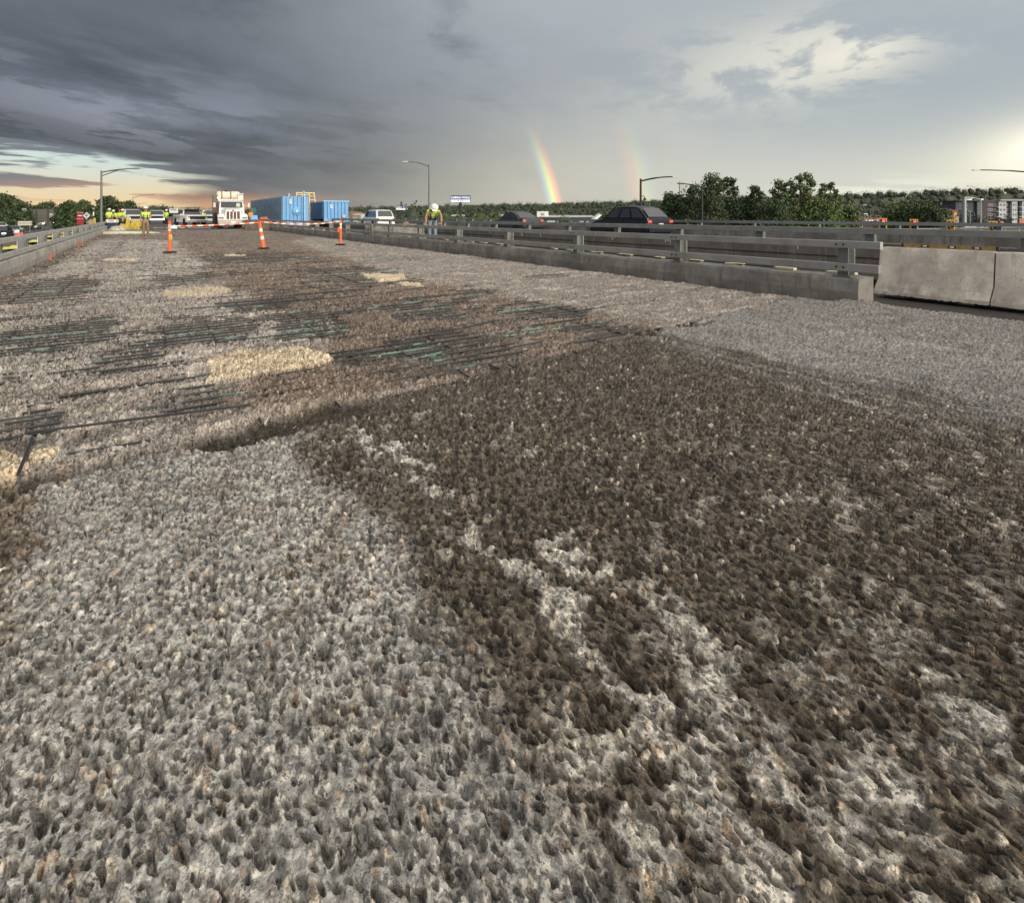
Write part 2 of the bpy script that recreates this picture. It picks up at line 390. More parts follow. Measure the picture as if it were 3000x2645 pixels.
def text(name, body, size, m, parent, loc, rot, sx=1.0, bold=0.0):
    cu = bpy.data.curves.new(name, 'FONT'); cu.body = body; cu.size = size; cu.align_x = 'CENTER'; cu.align_y = 'CENTER'; cu.extrude = .004; cu.offset = bold
    cu.materials.append(M[m])
    tmp = bpy.data.objects.new(name, cu); COL.objects.link(tmp)
    dg = bpy.context.evaluated_depsgraph_get(); me = bpy.data.meshes.new_from_object(tmp.evaluated_get(dg))
    bpy.data.objects.remove(tmp)
    o = ob(name, me, parent, loc); o.rotation_euler = rot; o.scale = (sx, 1, 1); return o
# ------------------------------------------------------------------ numpy noise
def _h(ix, iy, seed):
    n = (ix*374761393 + iy*668265263 + seed*1442695041) & 0xffffffff
    n = ((n ^ (n >> 13))*1274126177) & 0xffffffff
    return ((n ^ (n >> 16)) & 0xffffff)/float(0x1000000)
def vnoise(x, y, seed=0):
    ix = np.floor(x).astype(np.int64); iy = np.floor(y).astype(np.int64); fx = x-ix; fy = y-iy
    fx = fx*fx*(3-2*fx); fy = fy*fy*(3-2*fy)
    a = _h(ix, iy, seed); b = _h(ix+1, iy, seed); c = _h(ix, iy+1, seed); d = _h(ix+1, iy+1, seed)
    return (a+(b-a)*fx)*(1-fy) + (c+(d-c)*fx)*fy
def fbm(x, y, seed=0, o=4, g=.5):
    s = 0; a = 1; n = 0
    for k in range(o):
        s = s + a*vnoise(x*2**k+17.3*k, y*2**k-9.1*k, seed+k); n += a; a *= g
    return s/n
def worley(x, y, seed=0, j=1.0):
    o = (1-j)/2
    ix = np.floor(x).astype(np.int64); iy = np.floor(y).astype(np.int64)
    f1 = np.full(x.shape, 9.0); idv = np.zeros(x.shape)
    for dx in (-1, 0, 1):
        for dy in (-1, 0, 1):
            jx, jy = ix+dx, iy+dy
            d = (jx+o+j*_h(jx, jy, seed)-x)**2 + (jy+o+j*_h(jx, jy, seed+7)-y)**2
            m = d < f1; f1 = np.where(m, d, f1); idv = np.where(m, _h(jx, jy, seed+13), idv)
    return np.sqrt(f1), idv
def sst(x, a, b):
    t = np.clip((x-a)/(b-a), 0, 1); return t*t*(3-2*t)
def inpoly(x, y, poly):
    r = np.zeros(x.shape, bool); n = len(poly); j = n-1
    for i in range(n):
        xi, yi = poly[i]; xj, yj = poly[j]
        c = ((yi > y) != (yj > y)) & (x < (xj-xi)*(y-yi)/((yj-yi) or 1e-9)+xi)
        r ^= c; j = i
    return r
def segd(x, y, pts):
    d = np.full(x.shape, 1e9)
    for (ax, ay), (bx, by) in zip(pts[:-1], pts[1:]):
        vx, vy = bx-ax, by-ay; L = vx*vx+vy*vy+1e-12
        k = np.clip(((x-ax)*vx+(y-ay)*vy)/L, 0, 1)
        d = np.minimum(d, np.hypot(x-ax-k*vx, y-ay-k*vy))
    return d
def polymask(t, w, poly, soft):         # soft-edged polygon in deck coordinates
    d = segd(t, w, poly+[poly[0]]); s = np.where(inpoly(t, w, poly), d, -d)
    return sst(s, -soft, soft)
TW = lambda *pts: [TWp(*p) for p in pts]

# ------------------------------------------------------------------ bridge deck: rough water-blasted concrete as a height field
JW = np.array([-3, -.54, -.31, .26, 1.03, 1.77, 3.39, 4.32, 8.03, 12]); JT = np.array([3.2, 3.30, 3.34, 3.38, 3.50, 3.56, 3.86, 3.95, 4.41, 4.6])
W_L, W_R = -2.36, 8.48
def lin(c): return np.array(c)
def deck(X, Y):
    t0 = X*DX + Y*DY; w0 = X*NXx + Y*NY
    # wander the borders
    wt = (fbm(X/.35, Y/.35, 21, 4)-.5); ww = (fbm(X/.35, Y/.35, 31, 4)-.5)
    far = sst(t0, 3, 14)
    t = t0 + wt*(.25+.9*far); w = w0 + ww*(.25+.5*far)
    tj = np.interp(w0, JW, JT); dj = (t0 + wt*.26 + (fbm(X/.09, Y/.09, 25, 3)-.5)*.10) - tj              # signed distance past the slab joint
    beyond = sst(dj, -.02, .02)
    rr = np.hypot(X, Y)
    # --- mean colour of each zone (albedo)
    A_dry = lin((.272, .264, .248)); B_dark = lin((.088, .074, .058)); C_grey = lin((.195, .186, .180)); D_pink = lin((.225, .198, .176))
    E_brown = lin((.165, .125, .096)); F_pale = lin((.295, .270, .245)); Yel = lin((.43, .36, .262)); mud = lin((.11, .085, .062)); gap = lin((.055, .052, .05))
    col = np.zeros(X.shape+(3,)) + A_dry
    def lay(m, c):
        nonlocal col
        col = col*(1-m[..., None]) + c*m[..., None]
    # near slab
    nb = polymask(t, w, TW((860, 1240), (930, 1380), (1060, 1520), (1180, 1650), (1290, 1830), (1420, 2060), (1480, 2250), (1640, 2450), (1800, 2700)) + [(-.8, 2.0), (-1, 6.0), (3.0, 4.9), (4.2, 4.7), (4.3, 2)], .07)
    lay(nb, B_dark)
    ng = sst(w + (fbm(t0/.9, w0/.07, 181, 4)-.5)*1.9, 3.75, 4.45); lay(ng, C_grey)
    # pale streaks left standing in the dark zone
    st = np.full(X.shape, 0.0)
    for pts, wd in (([(1180, 1400), (1290, 1480), (1400, 1570)], .045), ([(1480, 1600), (1600, 1720), (1720, 1800)], .04), ([(1640, 1800), (1760, 1950), (1900, 2060), (2010, 2200)], .05),
                    ([(1920, 1730), (2020, 1850), (2100, 1930)], .05), ([(2110, 2020), (2230, 2120), (2330, 2230)], .055), ([(1850, 2250), (2000, 2330), (2200, 2480), (2340, 2645)], .075),
                    ([(2500, 2180), (2620, 2270), (2750, 2350)], .04), ([(2380, 2350), (2560, 2460), (2800, 2640)], .06), ([(1140, 1300), (1230, 1370), (1270, 1420)], .03), ([(1600, 1560), (1680, 1640), (1760, 1680)], .03),
                    ([(1700, 2200), (1800, 2400), (1950, 2600)], .05), ([(2700, 2000), (2900, 2150)], .03), ([(980, 1180), (1040, 1260), (1100, 1330)], .03)):
        dd = segd(t, w, TW(*pts)) + (fbm(X/.10, Y/.10, 77, 4)-.5)*.16
        st = np.maximum(st, sst(-dd, -wd*1.3, -wd*.4))
    st = st*(1-ng)*sst(fbm(X/.10, Y/.10, 191, 4), .36, .50); lay(st*nb*.95, lin((.38, .36, .325)))
    kb = sst(t0, 1.5, .4)*.075 - sst(t0, 1.2, 1.9)*.05 - sst(w0, 1.4, 2.2)*.055; spk = sst(fbm(X/.09, Y/.09, 5, 5)+kb, .625, .665)*nb*(1-ng)*.45; lay(spk, lin((.34, .32, .285)))
    holes = sst(fbm(X/.22, Y/.22, 9, 4), .62, .74)*(1-nb)*(1-beyond)*.6; lay(holes, lin((.17, .14, .11)))
    lt = polymask(t, w, [(3.3, -.62), (3.1, -.38), (1.5, -.33), (1.5, -3), (3.3, -3)], .05)*(1-beyond); lay(lt*.85, mud*1.15)
    # --- beyond the joint
    b = beyond
    lay(b, F_pale*1.0)
    pt = sst(fbm(t0/1.1, w0/.8, 41, 4), .44, .56); lay(b*pt*.7, lin((.33, .29, .265)))
    pt2 = sst(fbm(t0/1.6, w0/.6, 47, 4), .53, .62); lay(b*pt2*.3, lin((.16, .135, .115)))
    right = sst(w + (t-4)*.0, 4.2, 4.75)*b; lay(right, D_pink)
    br = polymask(t, w, [(3.6, 1.1), (3.6, 4.7), (5.5, 4.75), (8.0, 4.5), (10, 4.2), (14, 4.6), (20, 5.0), (27, 5.6), (34, 8.6), (60, 9), (60, -2.5), (37, -2.5), (31, 1.2), (24, 1.2), (17, 1.3), (13.4, 1.0), (9.5, 1.3), (8, 1.15), (6.3, 1.7), (5.2, 1.2), (4.6, .6), (3.9, .35)], .22)*b
    lay(br*.93, E_brown)
    lay(br*sst(fbm(t0/.9, w0/.5, 57, 4), .55, .66)*.45, lin((.12, .10, .085)))
    fr = sst(t + w*.3, 30, 36)*b; lay(fr*.8, lin((.15, .125, .105)))
    fp = sst(fbm(t0/2.2, w0/1.0, 63, 4), .54, .64)*sst(t, 12, 16)*b*sst(w, 2.0, .8); lay(fp*.6, F_pale*.85)
    lm = sst(w0 + ww*.4, W_L+.75, W_L+.2)*b; lay(lm*.8, mud*1.2)
    rs = sst(w0 - .12*ww, W_R-.38, W_R-.1)*b; lay(rs*.95, gap*.55)
    str_ = sst(np.abs(w0+.95+wt*.3), .24, .08)*sst(t0, 8, 14)*b; lay(str_*.55, lin((.15, .12, .10)))
    ln = sst(fbm(t0/.085, w0/1.3, 161, 4), .55, .66)*b*sst(t0, 3.9, 4.6)*(1-.65*sst(w0, 4.2, 4.9)); ln = ln*(.55+.45*sst(fbm(t0/1.5, w0/1.5, 163, 3), .42, .56))
    lay(ln*.5, lin((.085, .073, .066)))
    hl = sst(fbm(t0/.12, w0/.35, 171, 4), .58, .68)*b*(1-br*.75); lay(hl*.4, lin((.42, .395, .36)))
    # cream patches of fresh material
    yel = np.zeros(X.shape)
    for pts in ([(603, 1110), (612, 1050), (700, 1028), (880, 1018), (975, 1040), (960, 1060), (800, 1085), (700, 1108)],
                [(478, 868), (478, 852), (560, 842), (655, 838), (682, 850), (600, 866)], [(1050, 800), (1180, 802), (1192, 815), (1110, 822)], [(1150, 825), (1230, 828), (1240, 836), (1180, 834)],
                [(0, 1405), (0, 1318), (60, 1330), (90, 1350), (55, 1390)], [(75, 1365), (110, 1318), (185, 1308), (190, 1330), (130, 1350)],
                [(300, 762), (310, 757), (400, 756), (400, 762)], [(655, 748), (660, 744), (720, 745), (720, 748)]):
        pl = TW(*pts); yel = np.maximum(yel, polymask(t0+wt*.10, w0+ww*.10, pl, .014))
    # deep areas where the bars lie bare
    deep = np.zeros(X.shape)
    for x0, x1, y0, y1 in ((1090, 1560, 950, 1095), (930, 1240, 1000, 1065), (400, 770, 925, 1000), (640, 860, 868, 905), (0, 270, 812, 868), (0, 340, 930, 1010), (1120, 1380, 890, 935),
                           (820, 1200, 770, 832), (1440, 1700, 870, 930), (1640, 1900, 935, 985), (330, 700, 1120, 1195), (0, 150, 1190, 1300), (1230, 1500, 1085, 1140), (760, 1020, 900, 990),
                           (560, 760, 792, 806), (0, 180, 745, 790), (1300, 1500, 842, 862), (560, 900, 735, 765), (430, 640, 800, 830), (1500, 1700, 800, 812), (1050, 1250, 745, 760), (250, 480, 1020, 1080)):
        tc, wc = TWp((x0+x1)/2, (y0+y1)/2); ta, _ = TWp((x0+x1)/2, y0); tb, _ = TWp((x0+x1)/2, y1); _, wa = TWp(x0, (y0+y1)/2); _, wb = TWp(x1, (y0+y1)/2)
        q = np.abs((t-tc)/(abs(ta-tb)*.55))**2.5 + np.abs((w-wc)/(abs(wb-wa)*.50))**2.5 + (wt-ww)*1.6
        deep = np.maximum(deep, sst(q, 1.35, .5))
    deep = np.maximum(deep, sst(fbm(t0/.5, w0/1.2, 83, 4), .64, .72)*b*sst(w, 5.5, 4.2)*.8)
    deep = deep*(1-yel)*b
    lay(deep*.5, lin((.12, .10, .085)))
    lay(yel, Yel)
    # trench along the joint
    tw_ = 1.25*np.interp(w0, [-2.4, -.6, -.3, .12, .28, 1.05, 1.35, 1.9, 3.4, 4.3, 4.8, 6, 8], [.11, .11, .07, .04, .15, .15, .035, .02, .022, .045, .03, .004, .006])
    tr = sst(np.abs(dj - tw_*.15), tw_*1.35, tw_*.8)*(1 - .75*sst(fbm(t0/.2, w0/.3, 91, 3), .5, .62)*(w0 > 1.2))
    lay(tr, lin((.050, .040, .029)))  # dark bottom, deepened in colour for the shadow under the slab edge
    # extra cracks
    ck = np.zeros(X.shape)
    for pts in ([(1740, 945), (1850, 962), (1905, 978)], [(1990, 955), (2050, 948), (2080, 940)], [(1800, 1008), (1860, 1000), (1945, 993)], [(2480, 1150), (2530, 1160)]):
        ck = np.maximum(ck, sst(-segd(t0, w0+ww*.1, TW(*pts)), -.06, -.025))
    lay(ck*.95, lin((.025, .02, .017)))
    out = sst(w0, W_R-.12, W_R+.05)*sst(t0, 3.6, 3.2); lay(out, lin((.10, .085, .07)))
    # --- relief
    right_far = sst(w0, 3.6, 5.0)
    ax = 2.1 + .8*sst(w0, .9, 3.6)
    wx = (vnoise(X/.02, Y/.02, 3)-.5)*.012; wy = (vnoise(X/.02, Y/.02, 4)-.5)*.012
    a = (t0+wx)/ax; c = w0+wy
    amp = 1 - .35*right_far
    pk = 1 - .55*sst(w0, 2.8, 5.0)
    # small round pits between the stones
    f1, i1 = worley(a/.021+.35*c/.021, c/.021, 1, .62); rp = .20+.34*i1
    z = -amp*pk*.028*(1-sst(f1/rp, .50, 1.0))*(i1 > .2)
    f4, i4 = worley(a/.060+9+.3*c/.055, c/.055, 6, .7); z -= amp*pk*.028*(1-sst(f4/(.16+.22*i4), .5, 1.0))*(i4 > .58)
    # rounded stones
    f2, i2 = worley((a+.5*wx)/.019, c/.019, 2); z += amp*.0075*np.sqrt(np.clip(1-(f2/.62)**2, 0, 1))*(.3+i2)
    i2b = (i2*7.31) % 1; stn = sst(f2, .50, .40)*(i2 > .28)*(yel < .5); tint = (.42+.62*i2b)[..., None]*np.where(((i2*13.7) % 1 > .93)[..., None], lin((1.12, .90, .72)), lin((1.0, .98, .97)))
    col = col*(1+stn[..., None]*(tint-1)*.85)*1.12
    f3, i3 = worley(X/.030+5, Y/.030, 8); z += amp*.010*np.sqrt(np.clip(1-(f3/.40)**2, 0, 1))*(i3 > .84); peb = sst(f3, .40, .32)*(i3 > .955)*(yel < .5); col = col*(1-peb[..., None]*.9) + lin((.30, .265, .22))*peb[..., None]*.9*(.5+((i3*31) % 1))[..., None]
    # ploughed rows along the bridge, and a gentle unevenness
    z += amp*(.016+.034*sst(w0, 2.4, 4.6))*(fbm(t0/.26, w0/(.036+.016*sst(w0, 2.4, 4.6)), 151, 3)-.5) + .014*(fbm(t0/.20, w0/.11, 15, 3)-.5) + .020*(fbm(X/.55, Y/.55, 16, 3)-.5)
    f5, i5 = worley(t0/.09, w0/.07, 28); z += b*(1-right_far)*.014*(f5-.5)      # coarser beyond the joint
    z += .045*(fbm(t0/.5, w0/1.3, 66, 3)-.5)*b*sst(t0, 5, 9)*(1-.6*right_far)
    z -= ln*.030; z += hl*.012
    base = np.where(dj > 0, -.010, 0.0)
    z += deep*.085*(fbm(t0/.16, w0/.30, 131, 4)-.44)
    z = z + base*b - deep*.040 - tr*.05 - ck*.06 + yel*(.020+.012*(fbm(X/.12, Y/.12, 99, 3)-.5))
    z = np.where(tr > .3, z*.55 - .065*tr, z)
    z -= out*.13
    z -= sst(w0, W_R-.45, W_R-.2)*sst(t0, 3.9, 4.1)*.07
    wet = np.clip(deep*.5 + tr*.6 + nb*(1-st)*(1-ng)*.35, 0, 1)
    big = fbm(X/1.7, Y/1.7, 101, 4)[..., None]; col = col*(.86+.28*big)
    med = fbm(X/.16, Y/.16, 105, 4)[..., None]; col = col*(.70+.6*med)
    return z, np.clip(col, .01, .9), wet

def build_deck():
    us = list(np.arange(-1.06, 1.0601, .0021)); o = [1.06*1.045**k for k in range(1, 42)]
    us = np.array([-v for v in reversed(o)] + us + o)
    ys = [.36]
    while ys[-1] < .86: ys.append(ys[-1]+.012)
    while ys[-1] < 62: y = ys[-1]; ys.append(y + min(y*y/650, .0075*y))
    ys = np.array(ys); Xg = us[None, :]*ys[:, None]; Yg = np.broadcast_to(ys[:, None], Xg.shape).copy()
    t0 = Xg*DX + Yg*DY; w0 = Xg*NXx + Yg*NY
    keep = (w0 > W_L-.12) & (w0 < W_R+.12) & (t0 < 53.5) & (t0 > -9)
    idx = -np.ones(Xg.shape, np.int64)
    cell = keep[:-1, :-1] & keep[1:, :-1] & keep[:-1, 1:] & keep[1:, 1:]
    used = np.zeros(Xg.shape, bool); used[:-1, :-1] |= cell; used[1:, :-1] |= cell; used[:-1, 1:] |= cell; used[1:, 1:] |= cell
    idx[used] = np.arange(used.sum()); x = Xg[used]; y = Yg[used]
    z, col, wet = deck(x, y)
    q = np.stack([idx[:-1, :-1][cell], idx[:-1, 1:][cell], idx[1:, 1:][cell], idx[1:, :-1][cell]], 1)
    me = bpy.data.meshes.new('bridge_deck')
    me.vertices.add(len(x)); me.vertices.foreach_set('co', np.stack([x, y, z], 1).astype(np.float32).ravel())
    me.loops.add(q.size); me.loops.foreach_set('vertex_index', q.astype(np.int32).ravel())
    me.polygons.add(len(q)); me.polygons.foreach_set('loop_start', np.arange(0, q.size, 4, dtype=np.int32))
    me.update(calc_edges=True)
    me.polygons.foreach_set('use_smooth', np.ones(len(q), bool))
    ca = me.color_attributes.new('albedo', 'FLOAT_COLOR', 'POINT')
    ca.data.foreach_set('color', np.concatenate([col, wet[:, None]], 1).astype(np.float32).ravel())
    print('deck quads', len(q))
    m = bpy.data.materials.new('blasted_concrete'); m.use_nodes = True; t = m.node_tree; b = t.nodes['Principled BSDF']
    at = t.nodes.new('ShaderNodeAttribute'); at.attribute_name = 'albedo'
    C0 = NX(t, at.outputs['Color']); WET = NX(t, at.outputs['Alpha'])
    tc = NX(t, t.nodes.new('ShaderNodeTexCoord').outputs['Object'])
    wv_ = t.nodes.new('ShaderNodeVectorMath'); wv_.operation = 'MULTIPLY_ADD'; nz_ = noise(t, tc, 90, 3, .6, out=1); t.links.new(nz_.s, wv_.inputs[0]); wv_.inputs[1].default_value = (.022, .022, .022); t.links.new(tc.s, wv_.inputs[2])
    w0_ = NX(t, wv_.outputs[0]); sx_ = t.nodes.new('ShaderNodeSeparateXYZ'); t.links.new(w0_.s, sx_.inputs[0]); X_, Y_, Z_ = (NX(t, sx_.outputs[i]) for i in range(3))
    twp = vecn(t, X_*NXx + Y_*NY, (X_*DX + Y_*DY)*.66, Z_)
    def vor(scale, rnd=1.0, feat='F1'):
        v = t.nodes.new('ShaderNodeTexVoronoi'); v.inputs['Scale'].default_value = scale; v.feature = feat
        t.links.new(twp.s, v.inputs['Vector']); return v
    v1 = vor(70); v2 = vor(170); v3 = vor(34)
    d1 = NX(t, v1.outputs['Distance']); d2 = NX(t, v2.outputs['Distance']); d3 = NX(t, v3.outputs['Distance'])
    def hs(v):
        s = t.nodes.new('ShaderNodeSeparateColor'); t.links.new(v.outputs['Color'], s.inputs[0]); return [NX(t, s.outputs[i]) for i in range(3)]
    r1, g1, b1 = hs(v1); r2, g2, b2 = hs(v2); r3, g3, b3 = hs(v3)
    def mulc(a, bcol):
        n = t.nodes.new('ShaderNodeMix'); n.data_type = 'RGBA'; n.blend_type = 'MULTIPLY'; n.inputs[0].default_value = 1
        t.links.new(a.s, n.inputs[6])
        if isinstance(bcol, NX): t.links.new(bcol.s, n.inputs[7])
        else: n.inputs[7].default_value = (*bcol, 1)
        return NX(t, n.outputs[2])
    # stone colours: greys, a few browns and whites
    stone1 = mixc(t, r1, (.26, .26, .275), (.86, .82, .78)); stone1 = mixc(t, (g1-.93).ss(0, .02)*.6, stone1, (1.15, .85, .62)); stone1 = mixc(t, (b1-.93).ss(0, .02)*.9, stone1, (2.1, 2.05, 1.95))
    stone2 = mixc(t, r2, (.45, .44, .44), (1.05, 1.0, .95)); stone2 = mixc(t, (g2-.93).ss(0, .02)*.6, stone2, (1.3, .9, .6))
    n_m = noise(t, tc, 60, 6, .65)
    n_p = noise(t, tc, 33, 6, .68)
    mort = mixc(t, (n_m*.45+n_p*.55-.36).ss(0, .30), (.80, .78, .77), (2.25, 2.18, 2.02))
    f = mixc(t, d2.ss(.42, .30)*.9*(b2-.25).ss(0, .1), mort, stone2)
    big_on = (b3-.18).ss(0, .1)
    f = mixc(t, d1.ss(.48, .38)*big_on*(r3*.3+.7), f, stone1)
    fine = noise(t, tc, 420, 3, .7)
    f = mulc(f, mixc(t, fine, (.72, .72, .72), (1.28, 1.28, 1.28)))
    t.links.new(mulc(C0, f).s, b.inputs['Base Color'])
    b.inputs['Specular IOR Level'].default_value = .35
    t.links.new((.92 - WET*.3).s, b.inputs['Roughness'])
    hgt = (d2.ss(.5, 0)*.0016 + d1.ss(.55, .1)*big_on*.0030 + fine*.0010 + n_m*.0045 + noise(t, tc, 140, 4, .6)*.004)
    bn = t.nodes.new('ShaderNodeBump'); bn.inputs['Distance'].default_value = 1.0; bn.inputs['Strength'].default_value = .9
    t.links.new(hgt.s, bn.inputs['Height']); t.links.new(bn.outputs[0], b.inputs['Normal'])
    me.materials.append(m)
    o = ob('bridge_deck', me, kind='structure')
    return o
DECK = build_deck()

# reinforcing bars laid bare: straight bars that the height field covers or leaves open
def rib_bar(p0, p1, r=.0085):
    return MB().tube([p0, tuple((Vector(p0)+Vector(p1))/2), p1], r, 6)
def rebars():
    t = 4.1; k = 0
    while t < 30:
        off = random.uniform(-.015, .015); w0 = -2.2 + random.random()*.2; w1 = 8.2 if k % 3 == 0 else random.uniform(4.4, 5.4)
        g = 'green' if random.random() < .24 else 'rust'
        rib_bar(R(t+off, w0, -.027), R(t-off+random.uniform(-.02, .02), w1, -.027+random.uniform(-.006, .006)), .0082 if t < 7 else .0066 if t < 12 else .008).build('rebar', g, DECK)
        t += .15 if t < 9 else .30 + .02*(t-9); k += 1
    for i, w in enumerate(np.arange(-2.1, 5.2, .45)):
        w += random.uniform(-.02, .02)
        rib_bar(R(3.62, w, -.046), R(16, w+.01, -.046), .007).build('rebar', 'rust', DECK)
    # loose bars that stick out and rest on the surface
    for a, b_, z0, z1, m, r in (((73, 1268), (735, 1185), .035, .02, 'rust', .011), ((1130, 1118), (1385, 1070), .03, .02, 'green', .009), ((1205, 1104), (1480, 1055), .028, .02, 'green', .009), ((0, 1232), (190, 1206), .03, .02, 'green', .009),
                              ((980, 1045), (1462, 937), .02, .025, 'rust', .009), ((1330, 1052), (1590, 1000), .02, .03, 'rust', .010), ((1080, 1095), (1230, 1070), .02, .02, 'rust', .009), ((1180, 1060), (1480, 985), .02, .02, 'green', .008),
                              ((110, 1345), (440, 1290), .0, .0, 'rust', .009), ((53, 1390), (95, 1285), .03, .03, 'rust', .011), ((1220, 1102), (1270, 1132), .01, -.02, 'rust', .009), ((1340, 1084), (1402, 1120), .01, -.02, 'rust', .009), ((1438, 1078), (1486, 1106), .01, -.02, 'rust', .009), ((1490, 1068), (1530, 1090), .01, -.02, 'rust', .009),
                              ((540, 905), (1050, 868), .02, .02, 'rust', .010), ((1210, 1010), (1590, 960), .02, .02, 'green', .008), ((960, 920), (1250, 880), .02, .02, 'green', .010)):
        rib_bar(P(*a, z0-.008), P(*b_, z1-.012), r*.72).build('rebar', m, DECK)
    mb = MB()
    for px, py in ((168, 1350), (150, 1360), (775, 1243)):
        p = P(px, py, -.02); q = p + Vector((.02, .03, .05)); mb.tube([p, q, q+Vector((.012, -.012, -.02))], .006, 6)
    mb.build('bent_tie_wire', 'steel', DECK)
rebars()
# ------------------------------------------------------------------ terrain, roads
def build_terrain():
    def axis(near, step, far, g):
        a = list(np.arange(0, near, step)); 
        while a[-1] < far: a.append(a[-1] + (a[-1]-a[-2])*g)
        return np.array([-v for v in reversed(a[1:])] + a)
    ts = axis(130, 3.0, 4200, 1.07) + 25; ws = axis(60, 1.5, 4200, 1.07) + 10
    T, Wd = np.meshgrid(ts, ws, indexing='ij'); X = T*DX + Wd*NXx; Y = T*DY + Wd*NY
    z = np.full(T.shape, -6.2)
    left = sst(Wd, -3.0, -4.2)                                      # bank beside the bridge, falling to the road
    zl = -0.6 - 1.45*sst(Wd, -4, -10)
    z = z*(1-left) + zl*left
    ends = sst(T, 53, 57)*sst(Wd, 31, 25)*(1-left); z = z*(1-ends) + (-.12)*ends
    az = np.degrees(np.arctan2(X, np.maximum(Y, 1))); r = np.hypot(X, Y)
    hh = np.interp(az, [-60, -43, -25, -17, 0, 15, 27, 38, 45, 70], [0, 0, 3, 9, 17, 25, 32, 38, 40, 40])
    z += (hh+6)*sst(r, 620, 1300)*(Y > 0) + 6*(fbm(X/260, Y/260, 5, 3)-.5)*sst(r, 500, 900)
    nT, nW = T.shape; v = np.stack([X, Y, z], -1).reshape(-1, 3)
    i = np.arange(nT*nW).reshape(nT, nW)
    cell = ~((ts[:-1, None] > -14) & (ts[1:, None] < 54) & (ws[None, :-1] > -3.2) & (ws[None, 1:] < 9.2))
    f = np.stack([i[:-1, :-1], i[1:, :-1], i[1:, 1:], i[:-1, 1:]], -1).reshape(-1, 4)
    me = bpy.data.meshes.new('ground'); me.from_pydata(v.tolist(), [], f.tolist())
    me.polygons.foreach_set('use_smooth', [True]*len(me.polygons))
    m = bpy.data.materials.new('rough_verge'); m.use_nodes = True; t = m.node_tree; b = t.nodes['Principled BSDF']
    tc = NX(t, t.nodes.new('ShaderNodeTexCoord').outputs['Object'])
    a1 = noise(t, tc, .05, 6, .6); a2 = noise(t, tc, 1.3, 6, .7)
    c = mixc(t, (a1-.40).ss(0, .14), (.075, .058, .038), (.055, .07, .032)); c = mixc(t, (a2-.4).ss(0, .2)*.5, c, (.14, .12, .075))
    t.links.new(c.s, b.inputs['Base Color']); b.inputs['Roughness'].default_value = 1
    me.materials.append(m); ob('ground', me, kind='structure')
build_terrain()
def sheet(name, t0, t1, w0, w1, z, m, n=1, kind='structure'):
    mb = MB(); mb.quad(R(t0, w0, z), R(t1, w0, z), R(t1, w1, z), R(t0, w1, z)); return mb.build(name, m, kind=kind)
sheet('road_beyond_bridge', 53.2, 420, -2.9, 9.4, -.02, 'asphalt')
sheet('oncoming_road', 60, 700, -32, -10.4, -1.98, 'asphalt')
sheet('lower_highway', -60, 50, 34, 150, -6.1, 'asphalt')
_s = MB()                                                           # pale kerb strip and lane lines of the oncoming road
for k in range(60):
    if k % 2 == 0: _s.quad(R(70+k*6, -17.5, -1.972), R(73+k*6, -17.5, -1.972), R(73+k*6, -17.35, -1.972), R(70+k*6, -17.35, -1.972))
_s.quad(R(60, -11.0, -1.972), R(500, -11.0, -1.972), R(500, -10.85, -1.972), R(60, -10.85, -1.972))
_s.build('lane_lines', 'reflw', kind='structure')
# roughly heaped soil strip on the left bank
def mound(name, c, rx, ry, h, rz, m, seed, **kw):
    n = 26; mb = MB(); g = []
    for i in range(n):
        for j in range(n):
            u, v = i/(n-1)*2-1, j/(n-1)*2-1; q = max(0, 1-(u*u+v*v))
            zz = h*q**.7*(.55+.9*float(fbm(np.array([u*2.3+seed]), np.array([v*2.3]), seed, 4)[0])) - .03
            x, y = u*rx, v*ry; g.append((c[0]+x*cos(rz)-y*sin(rz), c[1]+x*sin(rz)+y*cos(rz), c[2]+zz))
    mb.v = g
    for i in range(n-1):
        for j in range(n-1): a = i*n+j; mb.f.append((a, a+n, a+n+1, a+1))
    return mb.build(name, m, smooth=True, **kw)
M['soil'] = mat('brown_soil', (.13, .085, .055), 1, 0, .35, 2.5, bump=.03, bscale=5)
for k, (t, w) in enumerate(((27, -6.0), (36, -7.0), (46, -7.4), (58, -8.2), (72, -8.8), (88, -9.5))):
    mound('soil_ridge', R(t, w, -1.25), 1.6, 7.5, .62, TH, 'soil', k+1, kind='structure')

